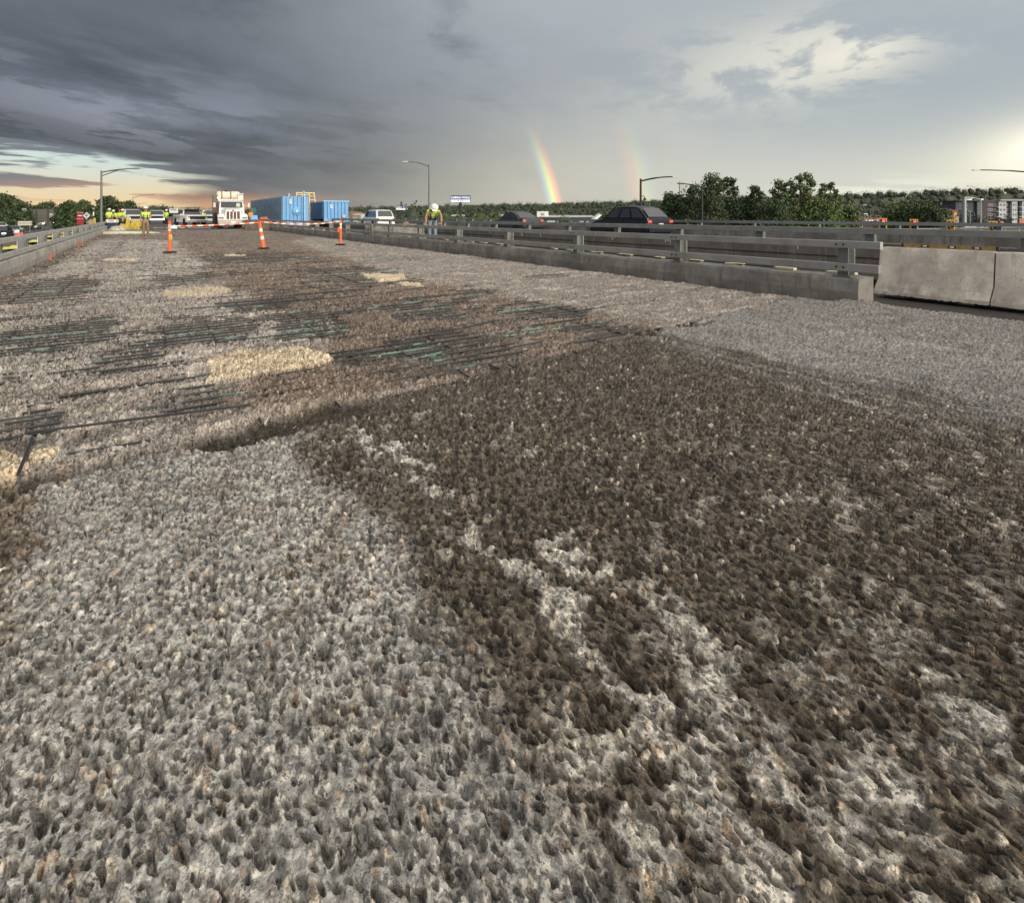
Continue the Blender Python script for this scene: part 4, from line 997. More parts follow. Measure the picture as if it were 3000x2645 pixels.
# ------------------------------------------------------------------ vocational truck with a poly tank
def tank_truck():
    v = PD(683, 48.2, 0); e = empty('tank_truck', v, TH-.04, 'white truck with a big beige water tank above its cab, front towards the deck', 'truck')
    # local: nose at y=0, body runs to +y
    hood = MB(); st = [(0.0, .60, .82, 1.60), (.25, .64, .80, 1.74), (1.0, .74, .80, 1.82), (1.35, .88, .80, 1.88)]
    for (y, hw, z0, z1) in st:
        for (x, z) in ((-hw, z0), (-hw, z1-.22), (-hw*.82, z1-.05), (-hw*.4, z1), (hw*.4, z1), (hw*.82, z1-.05), (hw, z1-.22), (hw, z0)): hood.v.append((x, y, z))
    for i in range(3):
        for k in range(8): a = i*8+k; b = i*8+(k+1) % 8; hood.f.append((a, b, b+8, a+8))
    hood.f.append(tuple(range(8))); hood.f.append(tuple(24+k for k in range(8)))
    hood.build('hood', 'white', e, smooth=True)
    g = MB().box((0, -.02, 1.19), (1.08, .05, .70))
    gr = g.build('grille', mat('dark_red_brown_grille', (.055, .025, .022), .5), e)
    mb = MB(); mb.box((-.56, -.04, 1.19), (.05, .06, .70)); mb.box((.56, -.04, 1.19), (.05, .06, .70)); mb.box((0, -.04, 1.56), (1.16, .06, .05)); mb.box((0, -.04, .82), (1.16, .06, .05)); mb.build('grille_surround', 'chrome', gr, bevel=.01)
    for k in range(-1, 2): MB().box((k*.27, -.055, 1.19), (.03, .03, .68)).build('grille_bar', 'chrome', gr)
    MB().lathe([(.09, -.06), (.09, -.075)], (0, 0, 1.60), 12, 'y').build('badge', 'redsign', gr)
    for s in (-1, 1):
        fm = MB(); n = 9                                     # wheel fender: arched lofted shell
        for i in range(n):
            an = pi*(.02+.62*i/(n-1)); y = .62 - .72*cos(an); z = .80 + .58*sin(an)
            fm.v += [(s*.60, y, z-.02), (s*.98, y, z), (s*1.18, y+.02, z-.10), (s*1.20, y+.04, z-.34), (s*.62, y, .78)]
        for i in range(n-1):
            for k in range(5): a = i*5+k; b = i*5+(k+1) % 5; fm.f.append((a, b, b+5, a+5))
        fm.f.append((0, 1, 2, 3, 4)); fm.f.append(tuple((n-1)*5+k for k in range(5)))
        fe = fm.build('fender', 'white', e, smooth=True)
        MB().box((s*.93, -.10, .97), (.40, .08, .14), rz=s*.25).build('headlight', 'headoff', fe, bevel=.02)
        MB().box((s*1.12, -.02, 1.0), (.10, .08, .10)).build('turn_signal', 'lens', fe, bevel=.01)
        w = MB().lathe([(.30, -.15), (.48, -.15), (.52, -.1), (.52, .1), (.48, .15), (.30, .15)], (s*1.0, .62, .52), 20, 'x').build('wheel', 'tyre', e, smooth=True)
        MB().lathe([(.3, s*.10), (.24, s*.15), (.06, s*.12)], (s*1.0, .62, .52), 12, 'x').build('rim', 'chrome', w)
        for yy in (5.6, 6.9):
            MB().lathe([(.30, -.28), (.50, -.28), (.52, -.2), (.52, .2), (.50, .28), (.30, .28)], (s*.88, yy, .52), 18, 'x').build('wheel', 'tyre', e, smooth=True)
        # mirrors on brackets
        mb = MB(); mb.tube([(s*.92, 1.6, 2.32), (s*1.42, 1.35, 2.40), (s*1.46, 1.35, 1.95), (s*.95, 1.6, 1.72)], .02, 6); br = mb.build('mirror_bracket', 'chrome', e)
        MB().box((s*1.38, 1.33, 2.10), (.20, .09, .42)).build('mirror', 'steel', br, bevel=.02)
    bp = MB(); bp.prism([(-1.16, .40), (1.16, .40), (1.16, .80), (1.0, .82), (-1.0, .82), (-1.16, .80)], -.30, -.10); b = bp.build('bumper', mat('brushed_bumper', (.34, .32, .29), .5, .2), e, bevel=.02)
    MB().box((.02, -.315, .58), (.38, .012, .17)).build('number_plate', 'reflw', b); MB().box((.03, -.31, .44), (.75, .02, .07)).build('tow_slot', 'dark', b)
    # cab
    cab = MB(); cs = [(1.35, 1.02, .75, 1.84), (1.62, 1.02, .75, 2.40), (1.80, 1.02, .75, 2.56), (3.1, 1.02, .75, 2.60)]
    for (y, hw, z0, z1) in cs:
        k = .94 if z1 > 2 else 1
        for (x, z) in ((-hw, z0), (-hw, 1.60), (-hw*k, z1-.06), (-hw*.8, z1), (hw*.8, z1), (hw*k, z1-.06), (hw, 1.60), (hw, z0)): cab.v.append((x, y, z))
    for i in range(3):
        for k in range(8): a = i*8+k; b_ = i*8+(k+1) % 8; cab.f.append((a, b_, b_+8, a+8))
    cab.f.append(tuple(range(8))); cab.f.append(tuple(24+k for k in range(8)))
    cab.build('cab', 'white', e)
    mb = MB(); mb.quad((-.88, 1.352, 1.88), (.88, 1.352, 1.88), (.84, 1.60, 2.38), (-.84, 1.60, 2.38)); ws = mb.build('windshield', 'glass', e); ws.location = (0, -.03, .01)
    MB().box((.52, 1.36, 2.12), (.32, .01, .34)).build('papers_behind_glass', mat('pale_green_papers', (.45, .5, .36), .6, 0, .3, 20), e).location = (0, -.0, 0)
    for s in (-1, 1):
        mb = MB(); mb.quad((s*1.03, 1.75, 1.65), (s*1.03, 2.7, 1.65), (s*.985, 2.7, 2.35), (s*.985, 1.85, 2.35)); mb.build('side_window', 'glass', e)
        MB().box((s*1.025, 2.25, 1.15), (.02, 1.0, .9)).build('door', 'dwhite', e)
    MB().box((0, 1.52, 2.60), (1.9, .30, .06)).build('sun_visor', 'dwhite', e, bevel=.01)
    for k in range(-2, 3): MB().lathe([(.045, 0), (.04, .05), (.01, .06)], (k*.38, 1.62, 2.64), 8).build('roof_marker', 'lens', e)
    MB().box((0, 4.9, .85), (.9, 6.2, .25)).build('chassis', 'dark', e)
    # equipment left of the cab, dark column
    MB().box((-1.22, 3.4, 1.75), (.40, .9, 2.6)).build('equipment_column', mat('dusty_grey_steel', (.16, .145, .125), .8, 0, .3, 3, dirt=.4), e, bevel=.03)
    MB().box((-1.15, 2.3, .9), (.5, .8, 1.0)).build('side_locker', 'dark', e, bevel=.02)
    MB().box((-1.15, 1.95, 1.75), (.04, .5, 1.3)).build('ladder_side', 'redcap', e)
    MB().box((.0, 5.6, 1.75), (2.3, 4.6, 1.5)).build('equipment_body', mat('dusty_body', (.34, .32, .28), .7, 0, .2, 2, dirt=.3), e, bevel=.04)
    # tank, lying across
    tz = 3.02; tk = MB().lathe([(.05, -1.02), (.25, -1.02), (.36, -.96), (.41, -.84), (.415, .70), (.40, .84), (.33, .93), (.05, .95)], (-.10, 3.6, tz), 28, 'x').build('water_tank', 'tank', e, smooth=True)
    for x in (-.58, .16): MB().lathe([(.424, x-.035), (.424, x+.035)], (-.10, 3.6, tz), 28, 'x').build('strap', 'dark', tk)
    MB().lathe([(.20, .40), (.20, .455), (.17, .47)], (-.28, 3.6, tz), 16).build('lid', 'vestdark', tk)
    MB().box((-.1, 3.6, 2.62), (1.9, .7, .08)).build('tank_cradle', 'chrome', e)
    MB().box((.86, 3.4, 2.92), (.46, .8, .55)).build('exhaust_housing', 'dwhite', e, bevel=.05)
    MB().box((.86, 3.2, 3.20), (.50, .9, .06)).build('housing_cap', 'dwhite', e)
    bm_ = MB().tube([(-1.03, 2.2, 1.9), (-1.03, 2.2, 2.72)], .02, 6).build('beacon_pole', 'steel', e)
    MB().lathe([(.11, 2.72), (.12, 2.78), (.10, 2.86), (.03, 2.89)], (-1.0, 2.15, 0), 14).build('beacon', 'amber', bm_, smooth=True)
tank_truck()

# ------------------------------------------------------------------ blue roll-off tanks on trailers
def corrug_face(x0, x1, y, z0, z1, n, d, paint, parent, nm='end_panel'):
    st = (x1-x0)/n
    for k in range(n):
        a = x0+k*st
        MB().prism([(a, z0), (a+st*.92, z0), (a+st*.92, z1), (a, z1)], y, y+.05).build('recess_panel', paint, parent)
        MB().prism([(a+st*.02, z0+.02), (a+st*.42, z0+.02), (a+st*.42, z1-.02), (a+st*.02, z1-.02)], y-d, y-.002).build('rib', paint, parent, bevel=.015)
def blue_tank(px, Y, Wd, z0, z1, L, label, side_mat, round_hatch=True, pipe=True, rim=False, emblem=False):
    e = empty('steel_tank', PD(px, Y, 0), TH, label, 'tank', 'blue steel tanks on trailers')
    hw = Wd/2
    MB().box((0, L/2+.06, (z0+z1)/2), (Wd, L, z1-z0)).build('tank_body', side_mat, e)
    corrug_face(-hw, hw, 0, z0, z1, 7, .09, 'blue', e)
    n = int(L/.42); mb = MB()
    for s in (-1, 1):
        for k in range(n): MB_ = mb.box((s*(hw+.03), .25+k*.42, (z0+z1)/2), (.06, .16, z1-z0-.1))
    mb.build('side_corrugation', side_mat, e)['kind'] = 'stuff'
    MB().box((0, -.02, z0-.12), (Wd+.02, .22, .32)).build('bumper_beam', 'blue', e)
    for k in range(9):
        MB().lathe([(.045, -.13), (.045, -.16)], (-hw*.86+k*Wd*.86/8, 0, z0-.03), 8, 'y').build('marker_light', 'tail' if k % 3 else 'signw', e)
    for s in (-1, 1):
        for yy in (2.0, 3.3):
            MB().lathe([(.28, -.25), (.50, -.25), (.52, 0), (.50, .25), (.28, .25)], (s*(hw-.25), yy, .52), 16, 'x').build('wheel', 'tyre', e, smooth=True)
    if round_hatch:
        h = MB().lathe([(.38, -.10), (.38, -.15), (.34, -.17), (.12, -.22), (.05, -.23)], (.08, 0, z0+.50*(z1-z0)*.9), 24, 'y').build('round_hatch', 'blue', e, smooth=True)
        MB().lathe([(.09, -.22), (.09, -.25)], (.08, 0, z0+.50*(z1-z0)*.9), 12, 'y').build('hatch_hub', 'signw', h)
    if pipe:
        mb = MB(); mb.tube([(.66*hw*1.0, -.22, z0+.05), (.64*hw, -.22, z1+.35), (.62*hw, -.15, z1+.50), (.58*hw, .05, z1+.42)], .085, 10); p = mb.build('vent_pipe', M.setdefault('paleblue', mat('pale_blue_pipe', (.30, .52, .75), .4)), e, smooth=True)
        MB().lathe([(.11, -.27), (.11, -.32)], (.66*hw, 0, z0+.02), 12, 'y').build('valve', 'dark', p)
    if rim: MB().box((0, .0, z1+.04), (Wd+.16, .26, .14)).build('rim', M.setdefault('paleblue2', mat('pale_blue_rim', (.22, .45, .66), .45)), e, bevel=.02)
    d = MB().lathe([(.13, -.092), (.13, -.10)], (-hw*.40, 0, z1-.38), 20, 'y').build('round_decal', 'signw', e)
    MB().box((-hw*.40+.02, -.104, z1-.37), (.13, .004, .07), rz=0).build('decal_print', 'vestdark', d)
    MB().box((-hw*.40, -.098, z1-.60), (.24, .01, .10)).build('decal_plate', 'signw', d)
    return e
A_ = blue_tank(866, 50.5, 2.3, .48, 2.92, 11.0, 'large blue steel tank with round hatch and pale vent pipe, nearest of the tanks', 'bluegrey_shade')
MB().lathe([(.16, 0), (.16, .25), (.10, .3)], (-.5, .5, 2.92), 14).build('roof_valve', 'steel', A_)
B_ = blue_tank(806, 60.6, 2.3, .48, 2.98, 9.0, 'blue steel tank behind and left of the one with the round hatch', 'bluegrey_shade', False, False)
MB().tube([(-1.0, .2, 2.98), (-1.1, .2, 3.25), (-.9, .2, 3.4), (-.7, .2, 3.25), (-.8, .2, 3.0)], .06, 8).build('lifting_ring', 'steel', B_)
C_ = blue_tank(985, 55.0, 2.45, .80, 2.55, 10.0, 'low open blue tank with a rim, right of the one with the round hatch', 'blue_shade', False, False, True)
MB().lathe([(.22, -.10), (.22, -.30), (.10, -.33)], (.75, 0, 1.02), 16, 'y').build('outlet_flange', 'steel', C_)
MB().box((0, .2, .55), (1.0, .3, .34)).build('hitch_box', 'blue', C_)
em = MB(); n = 24
em.poly([(-1.29, 5.2+.62*cos(2*pi*k/n), 1.85+.72*sin(2*pi*k/n)) for k in range(n)]); em.poly([(-1.288, 5.2+.62*cos(2*pi*k/n), 1.85+.72*sin(2*pi*k/n)) for k in range(n)])
q = em.build('oval_emblem', mat('faded_emblem', (.10, .17, .26), .6), C_)
MB().poly([(-1.294, 4.9, 1.5), (-1.294, 5.2, 1.25), (-1.294, 5.5, 1.75), (-1.294, 5.2, 1.65)]).poly([(-1.293, 4.9, 1.5), (-1.293, 5.2, 1.25), (-1.293, 5.5, 1.75), (-1.293, 5.2, 1.65)]).build('emblem_pointer', mat('faded_pointer', (.35, .38, .38), .6), q)
# yellow ladder rack above the tanks
e = empty('ladder_rack', PD(897, 58, 2.5), TH, 'cream yellow tubular ladder rack standing above the blue tanks', 'rack')
for x in (-1.05, -.35, .35, .98): MB().tube([(x, 0, -.3), (x*(.88 if abs(x) > .5 else 1), .2, 1.05)], .055, 8).build('upright', 'cream', e)
for z in (.35, .72): MB().tube([(.30, .12, z), (.98, .12, z)], .04, 8).build('cross_bar', 'cream', e)
MB().tube([(-.98, .2, 1.05), (.92, .2, 1.05)], .07, 8).build('top_bar', 'cream', e); MB().tube([(-.98, .1, .85), (.3, .15, .85)], .05, 8).build('cross_bar', 'cream', e)
MB().box((0, .3, -1.35), (2.1, .12, 2.1)).build('rack_base', 'dwhite', e)
# brown concrete blocks at the end of the railing by the truck
e = empty('barrier_block', PD(755, 44.5, 0), TH-.1, 'dark brown stained concrete block at the far end of the right railing', 'barrier')
MB().box((0, 0, .42), (2.0, .9, .86), taper=.86).build('block_body', 'brownbar', e, bevel=.04)
MB().box((-.9, .1, .5), (.5, .8, .6), taper=.8).build('side_lump', 'brownbar', e, bevel=.05)
MB().box((.45, -.2, .96), (.75, .5, .20), taper=.6).build('red_cover', mat('red_tarp', (.42, .10, .06), .7), e, bevel=.03)
MB().box((-.25, .0, 1.0), (.55, .5, .4), taper=.8).build('blue_box', 'blue', e, bevel=.02)
e = MB().prismx([(-.32, 0), (.32, 0), (.25, .12), (.12, .8), (-.12, .8), (-.25, .12)], -1.1, 1.1)
e.build('concrete_block', 'curb', loc=PD(975, 25.3, .0), rz=TH, label='pale sloped concrete block behind the right railing by the right delineator', cat='block', bevel=.02)
o = bpy.data.objects['concrete_block']; tt = 24.0; o.location = R(tt, 9.5, 0)
# stiff dark bag on the rail
mound('tool_bag', R(20.3, 8.55, .80), .17, .11, .20, TH, 'clay', 12, label='brown tool bag hanging on the top rail beside the bending worker', cat='bag')
# ------------------------------------------------------------------ people
def skin(name, pts, edges, rad, m, parent, sub=1, root=0):
    me = bpy.data.meshes.new(name); me.from_pydata([tuple(p) for p in pts], edges, []); me.materials.append(M[m])
    bm = bmesh.new(); bm.from_mesh(me); ly = bm.verts.layers.skin.verify(); bm.verts.ensure_lookup_table()
    for i, r in enumerate(rad):
        r = r if isinstance(r, tuple) else (r, r); bm.verts[i][ly].radius = r; bm.verts[i][ly].use_root = (i == root)
    bm.to_mesh(me); bm.free()
    o = ob(name, me, None)
    o.modifiers.new('skin', 'SKIN'); 
    if sub: s = o.modifiers.new('sub', 'SUBSURF'); s.levels = sub; s.render_levels = sub
    dg = bpy.context.evaluated_depsgraph_get(); ev = o.evaluated_get(dg); m2 = bpy.data.meshes.new_from_object(ev)
    o.modifiers.clear(); o.data = m2; m2.polygons.foreach_set('use_smooth', [True]*len(m2.polygons))
    if not m2.materials: m2.materials.append(M[m])
    o.parent = parent; return o
def hand(parent, w, d, side):
    """palm and five bent fingers; w wrist, d forearm direction"""
    w = Vector(w); d = Vector(d).normalized(); sd = d.cross(Vector((0, 0, 1))); sd = sd.normalized() if sd.length > .1 else Vector((1, 0, 0)); up = sd.cross(d)
    mb = MB(); mb.tube([w, w+d*.04, w+d*.085], [.024, .036, .034], 8)
    for k, (off, ln) in enumerate(((-.030, .060), (-.010, .075), (.010, .070), (.028, .055))):
        b = w+d*.08+sd*off; mb.tube([b, b+d*ln*.5-up*.008, b+d*ln*.8-up*.03], [.010, .009, .007], 6)
    b = w+d*.03+sd*.03*side; mb.tube([b, b+d*.025+sd*.03*side, b+d*.055+sd*.035*side-up*.01], [.012, .010, .008], 6)
    return mb.build('hand', 'skin', parent, smooth=True)
def person(loc, rz, label, shirt='hivis', trousers='khaki', hat='helmet', ht=1.72, lean=0.0, arms=None, boots='boot', sleeves=True, vest=False, legs=.10):
    e = empty('person', loc, rz, label, 'person', None); k = ht/1.75; e.scale = (k, k, k)
    cl, sl_ = cos(lean), sin(lean)
    def B(x, y, z):                                      # bend the trunk about the hips (lean towards -y)
        dz = z-.92
        return (x, y*cl - dz*sl_, .92 + dz*cl + y*sl_*0) if z > .92 else (x, y, z)
    hd = (0, -.02, 1.64); 
    P0 = [B(0, 0, .93), B(0, 0, 1.12), B(0, .0, 1.34), B(0, -.01, 1.46), B(0, -.02, 1.55), B(0, -.03, 1.64), B(0, -.02, 1.70)]
    R0 = [(.15, .11), (.145, .10), (.17, .115), .065, .065, (.085, .098), (.075, .085)]
    E0 = [(0, 1), (1, 2), (2, 3), (3, 4), (4, 5), (5, 6)]
    A = arms or [((.24, .03, 1.14), (.22, -.12, .92)), ((-.24, .03, 1.14), (-.22, -.12, .92))]
    arm_i = []
    for s, (el, wr) in zip((1, -1), A):
        i = len(P0); P0 += [B(s*.19, 0, 1.40), el, wr]; R0 += [.066, .052, .038]; E0 += [(2, i), (i, i+1), (i+1, i+2)]; arm_i.append(i)
    li = []
    for s in (1, -1):
        i = len(P0); f = s*legs; P0 += [(s*.09, 0, .86), (s*legs, -.03, .48), (s*(legs+.01), .02, .09), (s*(legs+.02), -.12, .045)]; R0 += [.088, .062, .042, .038]
        E0 += [(0, i), (i, i+1), (i+1, i+2), (i+2, i+3)]; li.append(i)
    body = skin('body', P0, E0, R0, 'skin', e, 1)
    for s, i in zip((1, -1), arm_i):
        hand(e, P0[i+2], Vector(P0[i+2])-Vector(P0[i+1]), s)
    # shirt
    SP = [P0[0], P0[1], P0[2], P0[3]]; SR = [(.178, .135), (.172, .13), (.198, .142), .075]; SE = [(0, 1), (1, 2), (2, 3)]
    for s, i in zip((1, -1), arm_i):
        j = len(SP); m_ = Vector(P0[i]).lerp(Vector(P0[i+1]), .95 if sleeves else .35); SP += [P0[i], tuple(m_)]; SR += [.082, .068]; SE += [(2, j), (j, j+1)]
    sh = skin('shirt', SP, SE, SR, shirt, e, 1)
    # reflective bands and harness
    u = (Vector(P0[2])-Vector(P0[0])).normalized(); 
    fwd = Vector((0, -1, 0)); fwd = (fwd - u*fwd.dot(u)).normalized()
    c0 = Vector(P0[1]); lat = Vector((1, 0, 0))
    def ring(c, rx, ry, n=20): return [tuple(c + lat*rx*cos(2*pi*q/n) + fwd*ry*sin(2*pi*q/n)) for q in range(n+1)]
    for q, hgt in ((0, .02), (1, .14)): MB().tube(ring(c0+u*hgt, .165, .135), .018, 5, False).build('reflective_band', 'silvertape', sh)
    if vest:
        for s in (1, -1): MB().tube([tuple(c0+lat*s*.10+fwd*.15-u*.12), tuple(c0+lat*s*.09+fwd*.16+u*.12), tuple(Vector(P0[3])+lat*s*.11+u*.02), tuple(c0+lat*s*.09-fwd*.14+u*.1)], .030, 6).build('harness_strap', 'vestdark', sh)
        MB().tube(ring(c0-u*.04, .17, .14), .03, 6, False).build('harness_belt', 'vestdark', sh)
    TP = [P0[0], (0, 0, .87)]; TR = [(.165, .125), (.165, .12)]; TE = [(0, 1)]
    for i in li:
        j = len(TP); a_ = Vector(P0[i+2]); TP += [P0[i], P0[i+1], (a_.x, a_.y, .13)]; TR += [.10, .082, .068]; TE += [(1, j), (j, j+1), (j+1, j+2)]
    skin('trousers', TP, TE, TR, trousers, e, 1)
    for i in li:
        a_ = Vector(P0[i+2]); MB().tube([(a_.x, a_.y+.07, .05), (a_.x, a_.y-.02, .06), (a_.x+.01*(1 if a_.x > 0 else -1), a_.y-.12, .05), (a_.x, a_.y-.19, .035)], [.045, .055, .050, .03], 8).build('boot', boots, e, smooth=True)
    h = Vector(P0[5]); up = (u if lean else Vector((0, 0, 1))); f2 = (Vector((0, -1, 0)) - up*Vector((0, -1, 0)).dot(up)).normalized()
    # face
    fc = MB(); fc.tube([h+f2*.085-up*.01, h+f2*.118-up*.028], [.012, .016], 6); fc.build('nose', 'skin', e)
    MB().tube([h+f2*.090-up*.062-Vector((.025, 0, 0)), h+f2*.098-up*.062, h+f2*.090-up*.062+Vector((.025, 0, 0))], .005, 5).build('mouth', 'redcap', e)
    for s in (1, -1):
        MB().tube([h+f2*.080+up*.008+Vector((s*.034, 0, 0)), h+f2*.096+up*.008+Vector((s*.034, 0, 0))], .010, 6).build('eye', 'vestdark', e)
        MB().tube([h+Vector((s*.080, 0, 0))-up*.01, h+Vector((s*.098, 0, 0))-up*.01], [.026, .02], 7).build('ear', 'skin', e)
    if hat:
        cc = h+up*.055; rot = up.to_track_quat('Z', 'Y').to_matrix()
        mb = MB(); mb.lathe([(.150, 0), (.135, .006), (.126, .03), (.112, .075), (.075, .112), (.02, .125)], (0, 0, 0), 18)
        if hat in ('helmet',): mb.box((0, -.13, .004), (.16, .10, .010)); mb.tube([(0, -.11, .06), (0, 0, .13), (0, .11, .06)], .014, 6)
        q = mb.build('helmet' if hat == 'helmet' else 'cap', hat, e, smooth=True); q.location = cc; q.rotation_euler = rot.to_euler()
    return e
def pp(px, Y, z=0): return PD(px, Y, z)
person(pp(427, 31.5), .55, 'worker in lime shirt and khaki trousers standing alone on the stripped deck', trousers='khaki', ht=1.66, arms=[((.26, .02, 1.14), (.20, -.20, 1.06)), ((-.26, .02, 1.14), (-.24, -.16, 1.00))], sleeves=False, vest=True)
Yg = 56
person(pp(320, 52, -.02), 1.0, 'leftmost worker of the huddle, white helmet, beside the end of the left rail', trousers='blackcloth', ht=1.80)
person(pp(342, 56, -.02), -.5, 'second worker of the huddle from the left, white helmet, bowed head', trousers='blackcloth', ht=1.74, lean=.35, arms=[((.24, -.25, 1.10), (.18, -.42, 1.02)), ((-.24, -.25, 1.10), (-.18, -.42, 1.02))])
person(pp(352, 58, -.02), .2, 'worker of the huddle in a red cap, between two lime shirts', shirt='hivis', hat='redcap', trousers='blackcloth', ht=1.76, lean=.15)
person(pp(366, 54, -.02), -.9, 'rightmost worker of the huddle with pale helmet, in front of the white pickup', trousers='blackcloth', ht=1.78, lean=.2, arms=[((.25, -.2, 1.12), (.1, -.36, 1.05)), ((-.25, -.2, 1.12), (-.1, -.36, 1.05))])
person(pp(487, 59), 2.9, 'worker in lime shirt and black trousers beside the black-grilled pickup', trousers='blackcloth', ht=1.76)
person(pp(597, 62), .8, 'small worker in lime vest and pale trousers left of the tank truck', trousers='khaki', ht=1.66, sleeves=False)
person(pp(735, 50), 1.3, 'worker in bright orange shirt and black trousers right of the tank truck', shirt='hiviso', trousers='blackcloth', hat='redcap', ht=1.72)
# worker bending over the right railing
wv = R(19.6, 9.35, .16)
person(wv, .25, 'worker with white helmet and dark harness bending over the right railing', trousers='jeans', ht=1.82, lean=1.05, vest=True,
       arms=[((.27, -.52, 1.00), (.26, -.62, .74)), ((-.28, -.46, .98), (-.30, -.60, .70))], sleeves=False)
MB().tube([R(18.9, 9.3, .80)+Vector((0, 0, .02*sin(k))) + Vector((.10*cos(k*.7), .02, .10*sin(k*.7))) for k in range(18)], .012, 5).build('coiled_cable', 'polelight', label='pale coiled cable hanging from the bending worker belt', cat='cable')

# clutter at the end of the deck by the huddle
mound('hose_heap', pp(372, 49, 0), 1.1, .6, .36, 0, 'yellow', 21, label='heap of yellow hose and hoses covers on the ground before the huddle', cat='hose heap')
mb = MB()
for k in range(5):
    rr_2 = .75-.06*k; mb.tube([pp(372, 48.2, .12+.07*k)+Vector((rr_2*cos(a), .5*rr_2*sin(a), .03*sin(a*3+k))) for a in np.linspace(0, 2*pi, 20)], .05, 6)
mb.build('coiled_hose', 'yellow', label='coiled yellow hose in front of the huddle of workers', cat='hose')
e = empty('hose_reel', pp(400, 47, 0), 0, 'yellow hose reel on a stand just left of the lone worker', 'reel')
MB().lathe([(.36, -.12), (.36, -.09), (.20, -.09), (.20, .09), (.36, .09), (.36, .12)], (0, 0, .42), 20, 'y').build('drum', 'yellow', e)
for s in (-1, 1): MB().tube([(s*.36, -.15, 0), (0, -.15, .55), (s*-.0, .15, .55)], .03, 6).build('stand', 'yellow', e)
MB().box((-.75, 0, .5), (.28, .3, 1.0), taper=.6).build('pump', 'yellow', e, bevel=.03)
e = empty('supply_box', pp(329, 46, 0), .2, 'white box with a dark stripe at the far end of the left railing', 'box')
MB().box((0, 0, .70), (.75, .5, .26)).build('lid', 'signw', e, bevel=.02); MB().box((0, .02, .28), (.66, .42, .56)).build('box_body', 'navy', e, bevel=.02); MB().box((.03, -.255, .70), (.4, .01, .06)).build('stripe', 'vestdark', e)
for k, (px, Y, lb) in enumerate(((336, 43, 'pale crumpled sack beside the white box at the far left rail end'), (350, 44.5, 'pale crumpled sack right of the white box'))):
    mound('sack', pp(px, Y, 0), .5, .35, .34, .5*k, 'tan', 31+k, label=lb, cat='sack')
mound('debris_heap', R(45, -1.3, -.01), 2.2, 1.3, .16, TH, 'lumber', 41, label='low yellowish debris heap on the deck near the end of the left railing', cat='debris')
mound('plastic_sheet', pp(372, 46.2, 0), 1.9, .4, .08, 0, 'tan', 44, label='crumpled yellowish sheet along the ground under the yellow hoses', cat='plastic sheet')
mb = MB()
for k in range(16): mb.box((-3.2+k*.42+random.uniform(-.1, .1), random.uniform(-.2, .2), .05), (.35, .14, .08), rz=random.uniform(-.5, .5))
mb.build('loose_timber', 'tan', loc=pp(560, 50, .0), label='strewn pale timber pieces on the ground in front of the middle pickup', cat='timber', kind=None)['kind'] = 'stuff'
for px, Y, lb in ((283, 30.5, ''),): pass
# small orange markers along the left curb
for k, t in enumerate((19.2, 26.5, 28.0)):
    MB().lathe([(.05, 0), (.012, .02), (.01, .20), (.004, .22)], (0, 0, 0), 8).build('marker_flag', 'orange', loc=R(t, -2.15, 0), label='thin orange marker against the left curb, ' + ('nearest', 'middle one', 'farthest')[k] + ' of three', cat='marker', group='orange markers along the left curb')

# ------------------------------------------------------------------ lamps
def lamp(px, Y, zb, ztop, arm, label, m='polemetal', r=.10, double=False, cam_=False, rise=.35, group=None, headm='lamp'):
    e = empty('street_lamp', PD(px, Y, zb), 0, label, 'street lamp', group); h = ztop-zb; s = 1 if arm > 0 else -1; L = abs(arm)
    MB().tube([(0, 0, 0), (0, 0, h)], [r, r*.6], 12).build('pole', m, e, smooth=True)
    MB().box((0, 0, .06), (r*4, r*4, .12)).build('base_plate', m, e)
    n = 9; pts = [(s*L*k/n, 0, h-.25 + rise*(1-(1-k/n)**2)) for k in range(n+1)]
    MB().tube(pts, [r*.5]*5+[r*.38]*(n-4), 8).build('arm', m, e, smooth=True)
    if double:
        MB().tube([(0, 0, h-.75), (s*L*.45, 0, h-.25+rise*.62), (s*L*.6, 0, h-.25+rise*.80)], r*.38, 6).build('brace', m, e)
    x, y, z = pts[-1]; hd = MB(); hd.box((x+s*.30, 0, z), (.72, .26, .11), taper=.7); hd.build('lamp_head', headm, e, bevel=.02)
    if cam_:
        mb = MB(); mb.tube([(0, 0, h-1.75), (.35, 0, h-1.75), (.40, 0, h-1.9)], .04, 6); c = mb.build('camera_bracket', m, e); MB().lathe([(.12, 0), (.15, .08), (.12, .2), (.03, .24)], (.40, 0, h-2.15), 12).build('dome_camera', 'vestdark', c)
    return e
lamp(297, 75, -.2, ZY(500, 75), 5.3, 'tall brown-grey street lamp with braced arm at the left, past the railing', 'polemetal', .17, True, rise=.55)
lamp(389, 190, -1, ZY(578, 190), 8, 'small pale street lamp far behind the huddle', 'polelight', .22, rise=1.2)
lamp(398, 260, -1, ZY(597, 260), 5, 'tiny far street lamp right of the small pale one', 'polelight', .20, rise=.4)
lamp(1257, 60, 0, ZY(482, 60), -2.3, 'tall street lamp behind the bending worker, arm to the left', 'polemetal', .13, rise=.55)
lamp(1877, 55, -6, ZY(524, 55), 3.2, 'black street lamp with a camera, above the black SUV', 'poledark', .17, cam_=True, rise=.45)
lamp(2057, 62, -6, ZY(543, 62), -2.9, 'black street lamp in front of the left big tree, arm to the left', 'poledark', .16, rise=.45)
lamp(2461, 95, -6, ZY(612, 95), 4.0, 'dark street lamp at the right side of the big trees', 'poledark', .15, rise=.9)
lamp(3048, 50, -6, ZY(500, 50), -5.6, 'street lamp whose arm alone enters the picture at the right edge', 'poledark', .13, rise=.30)
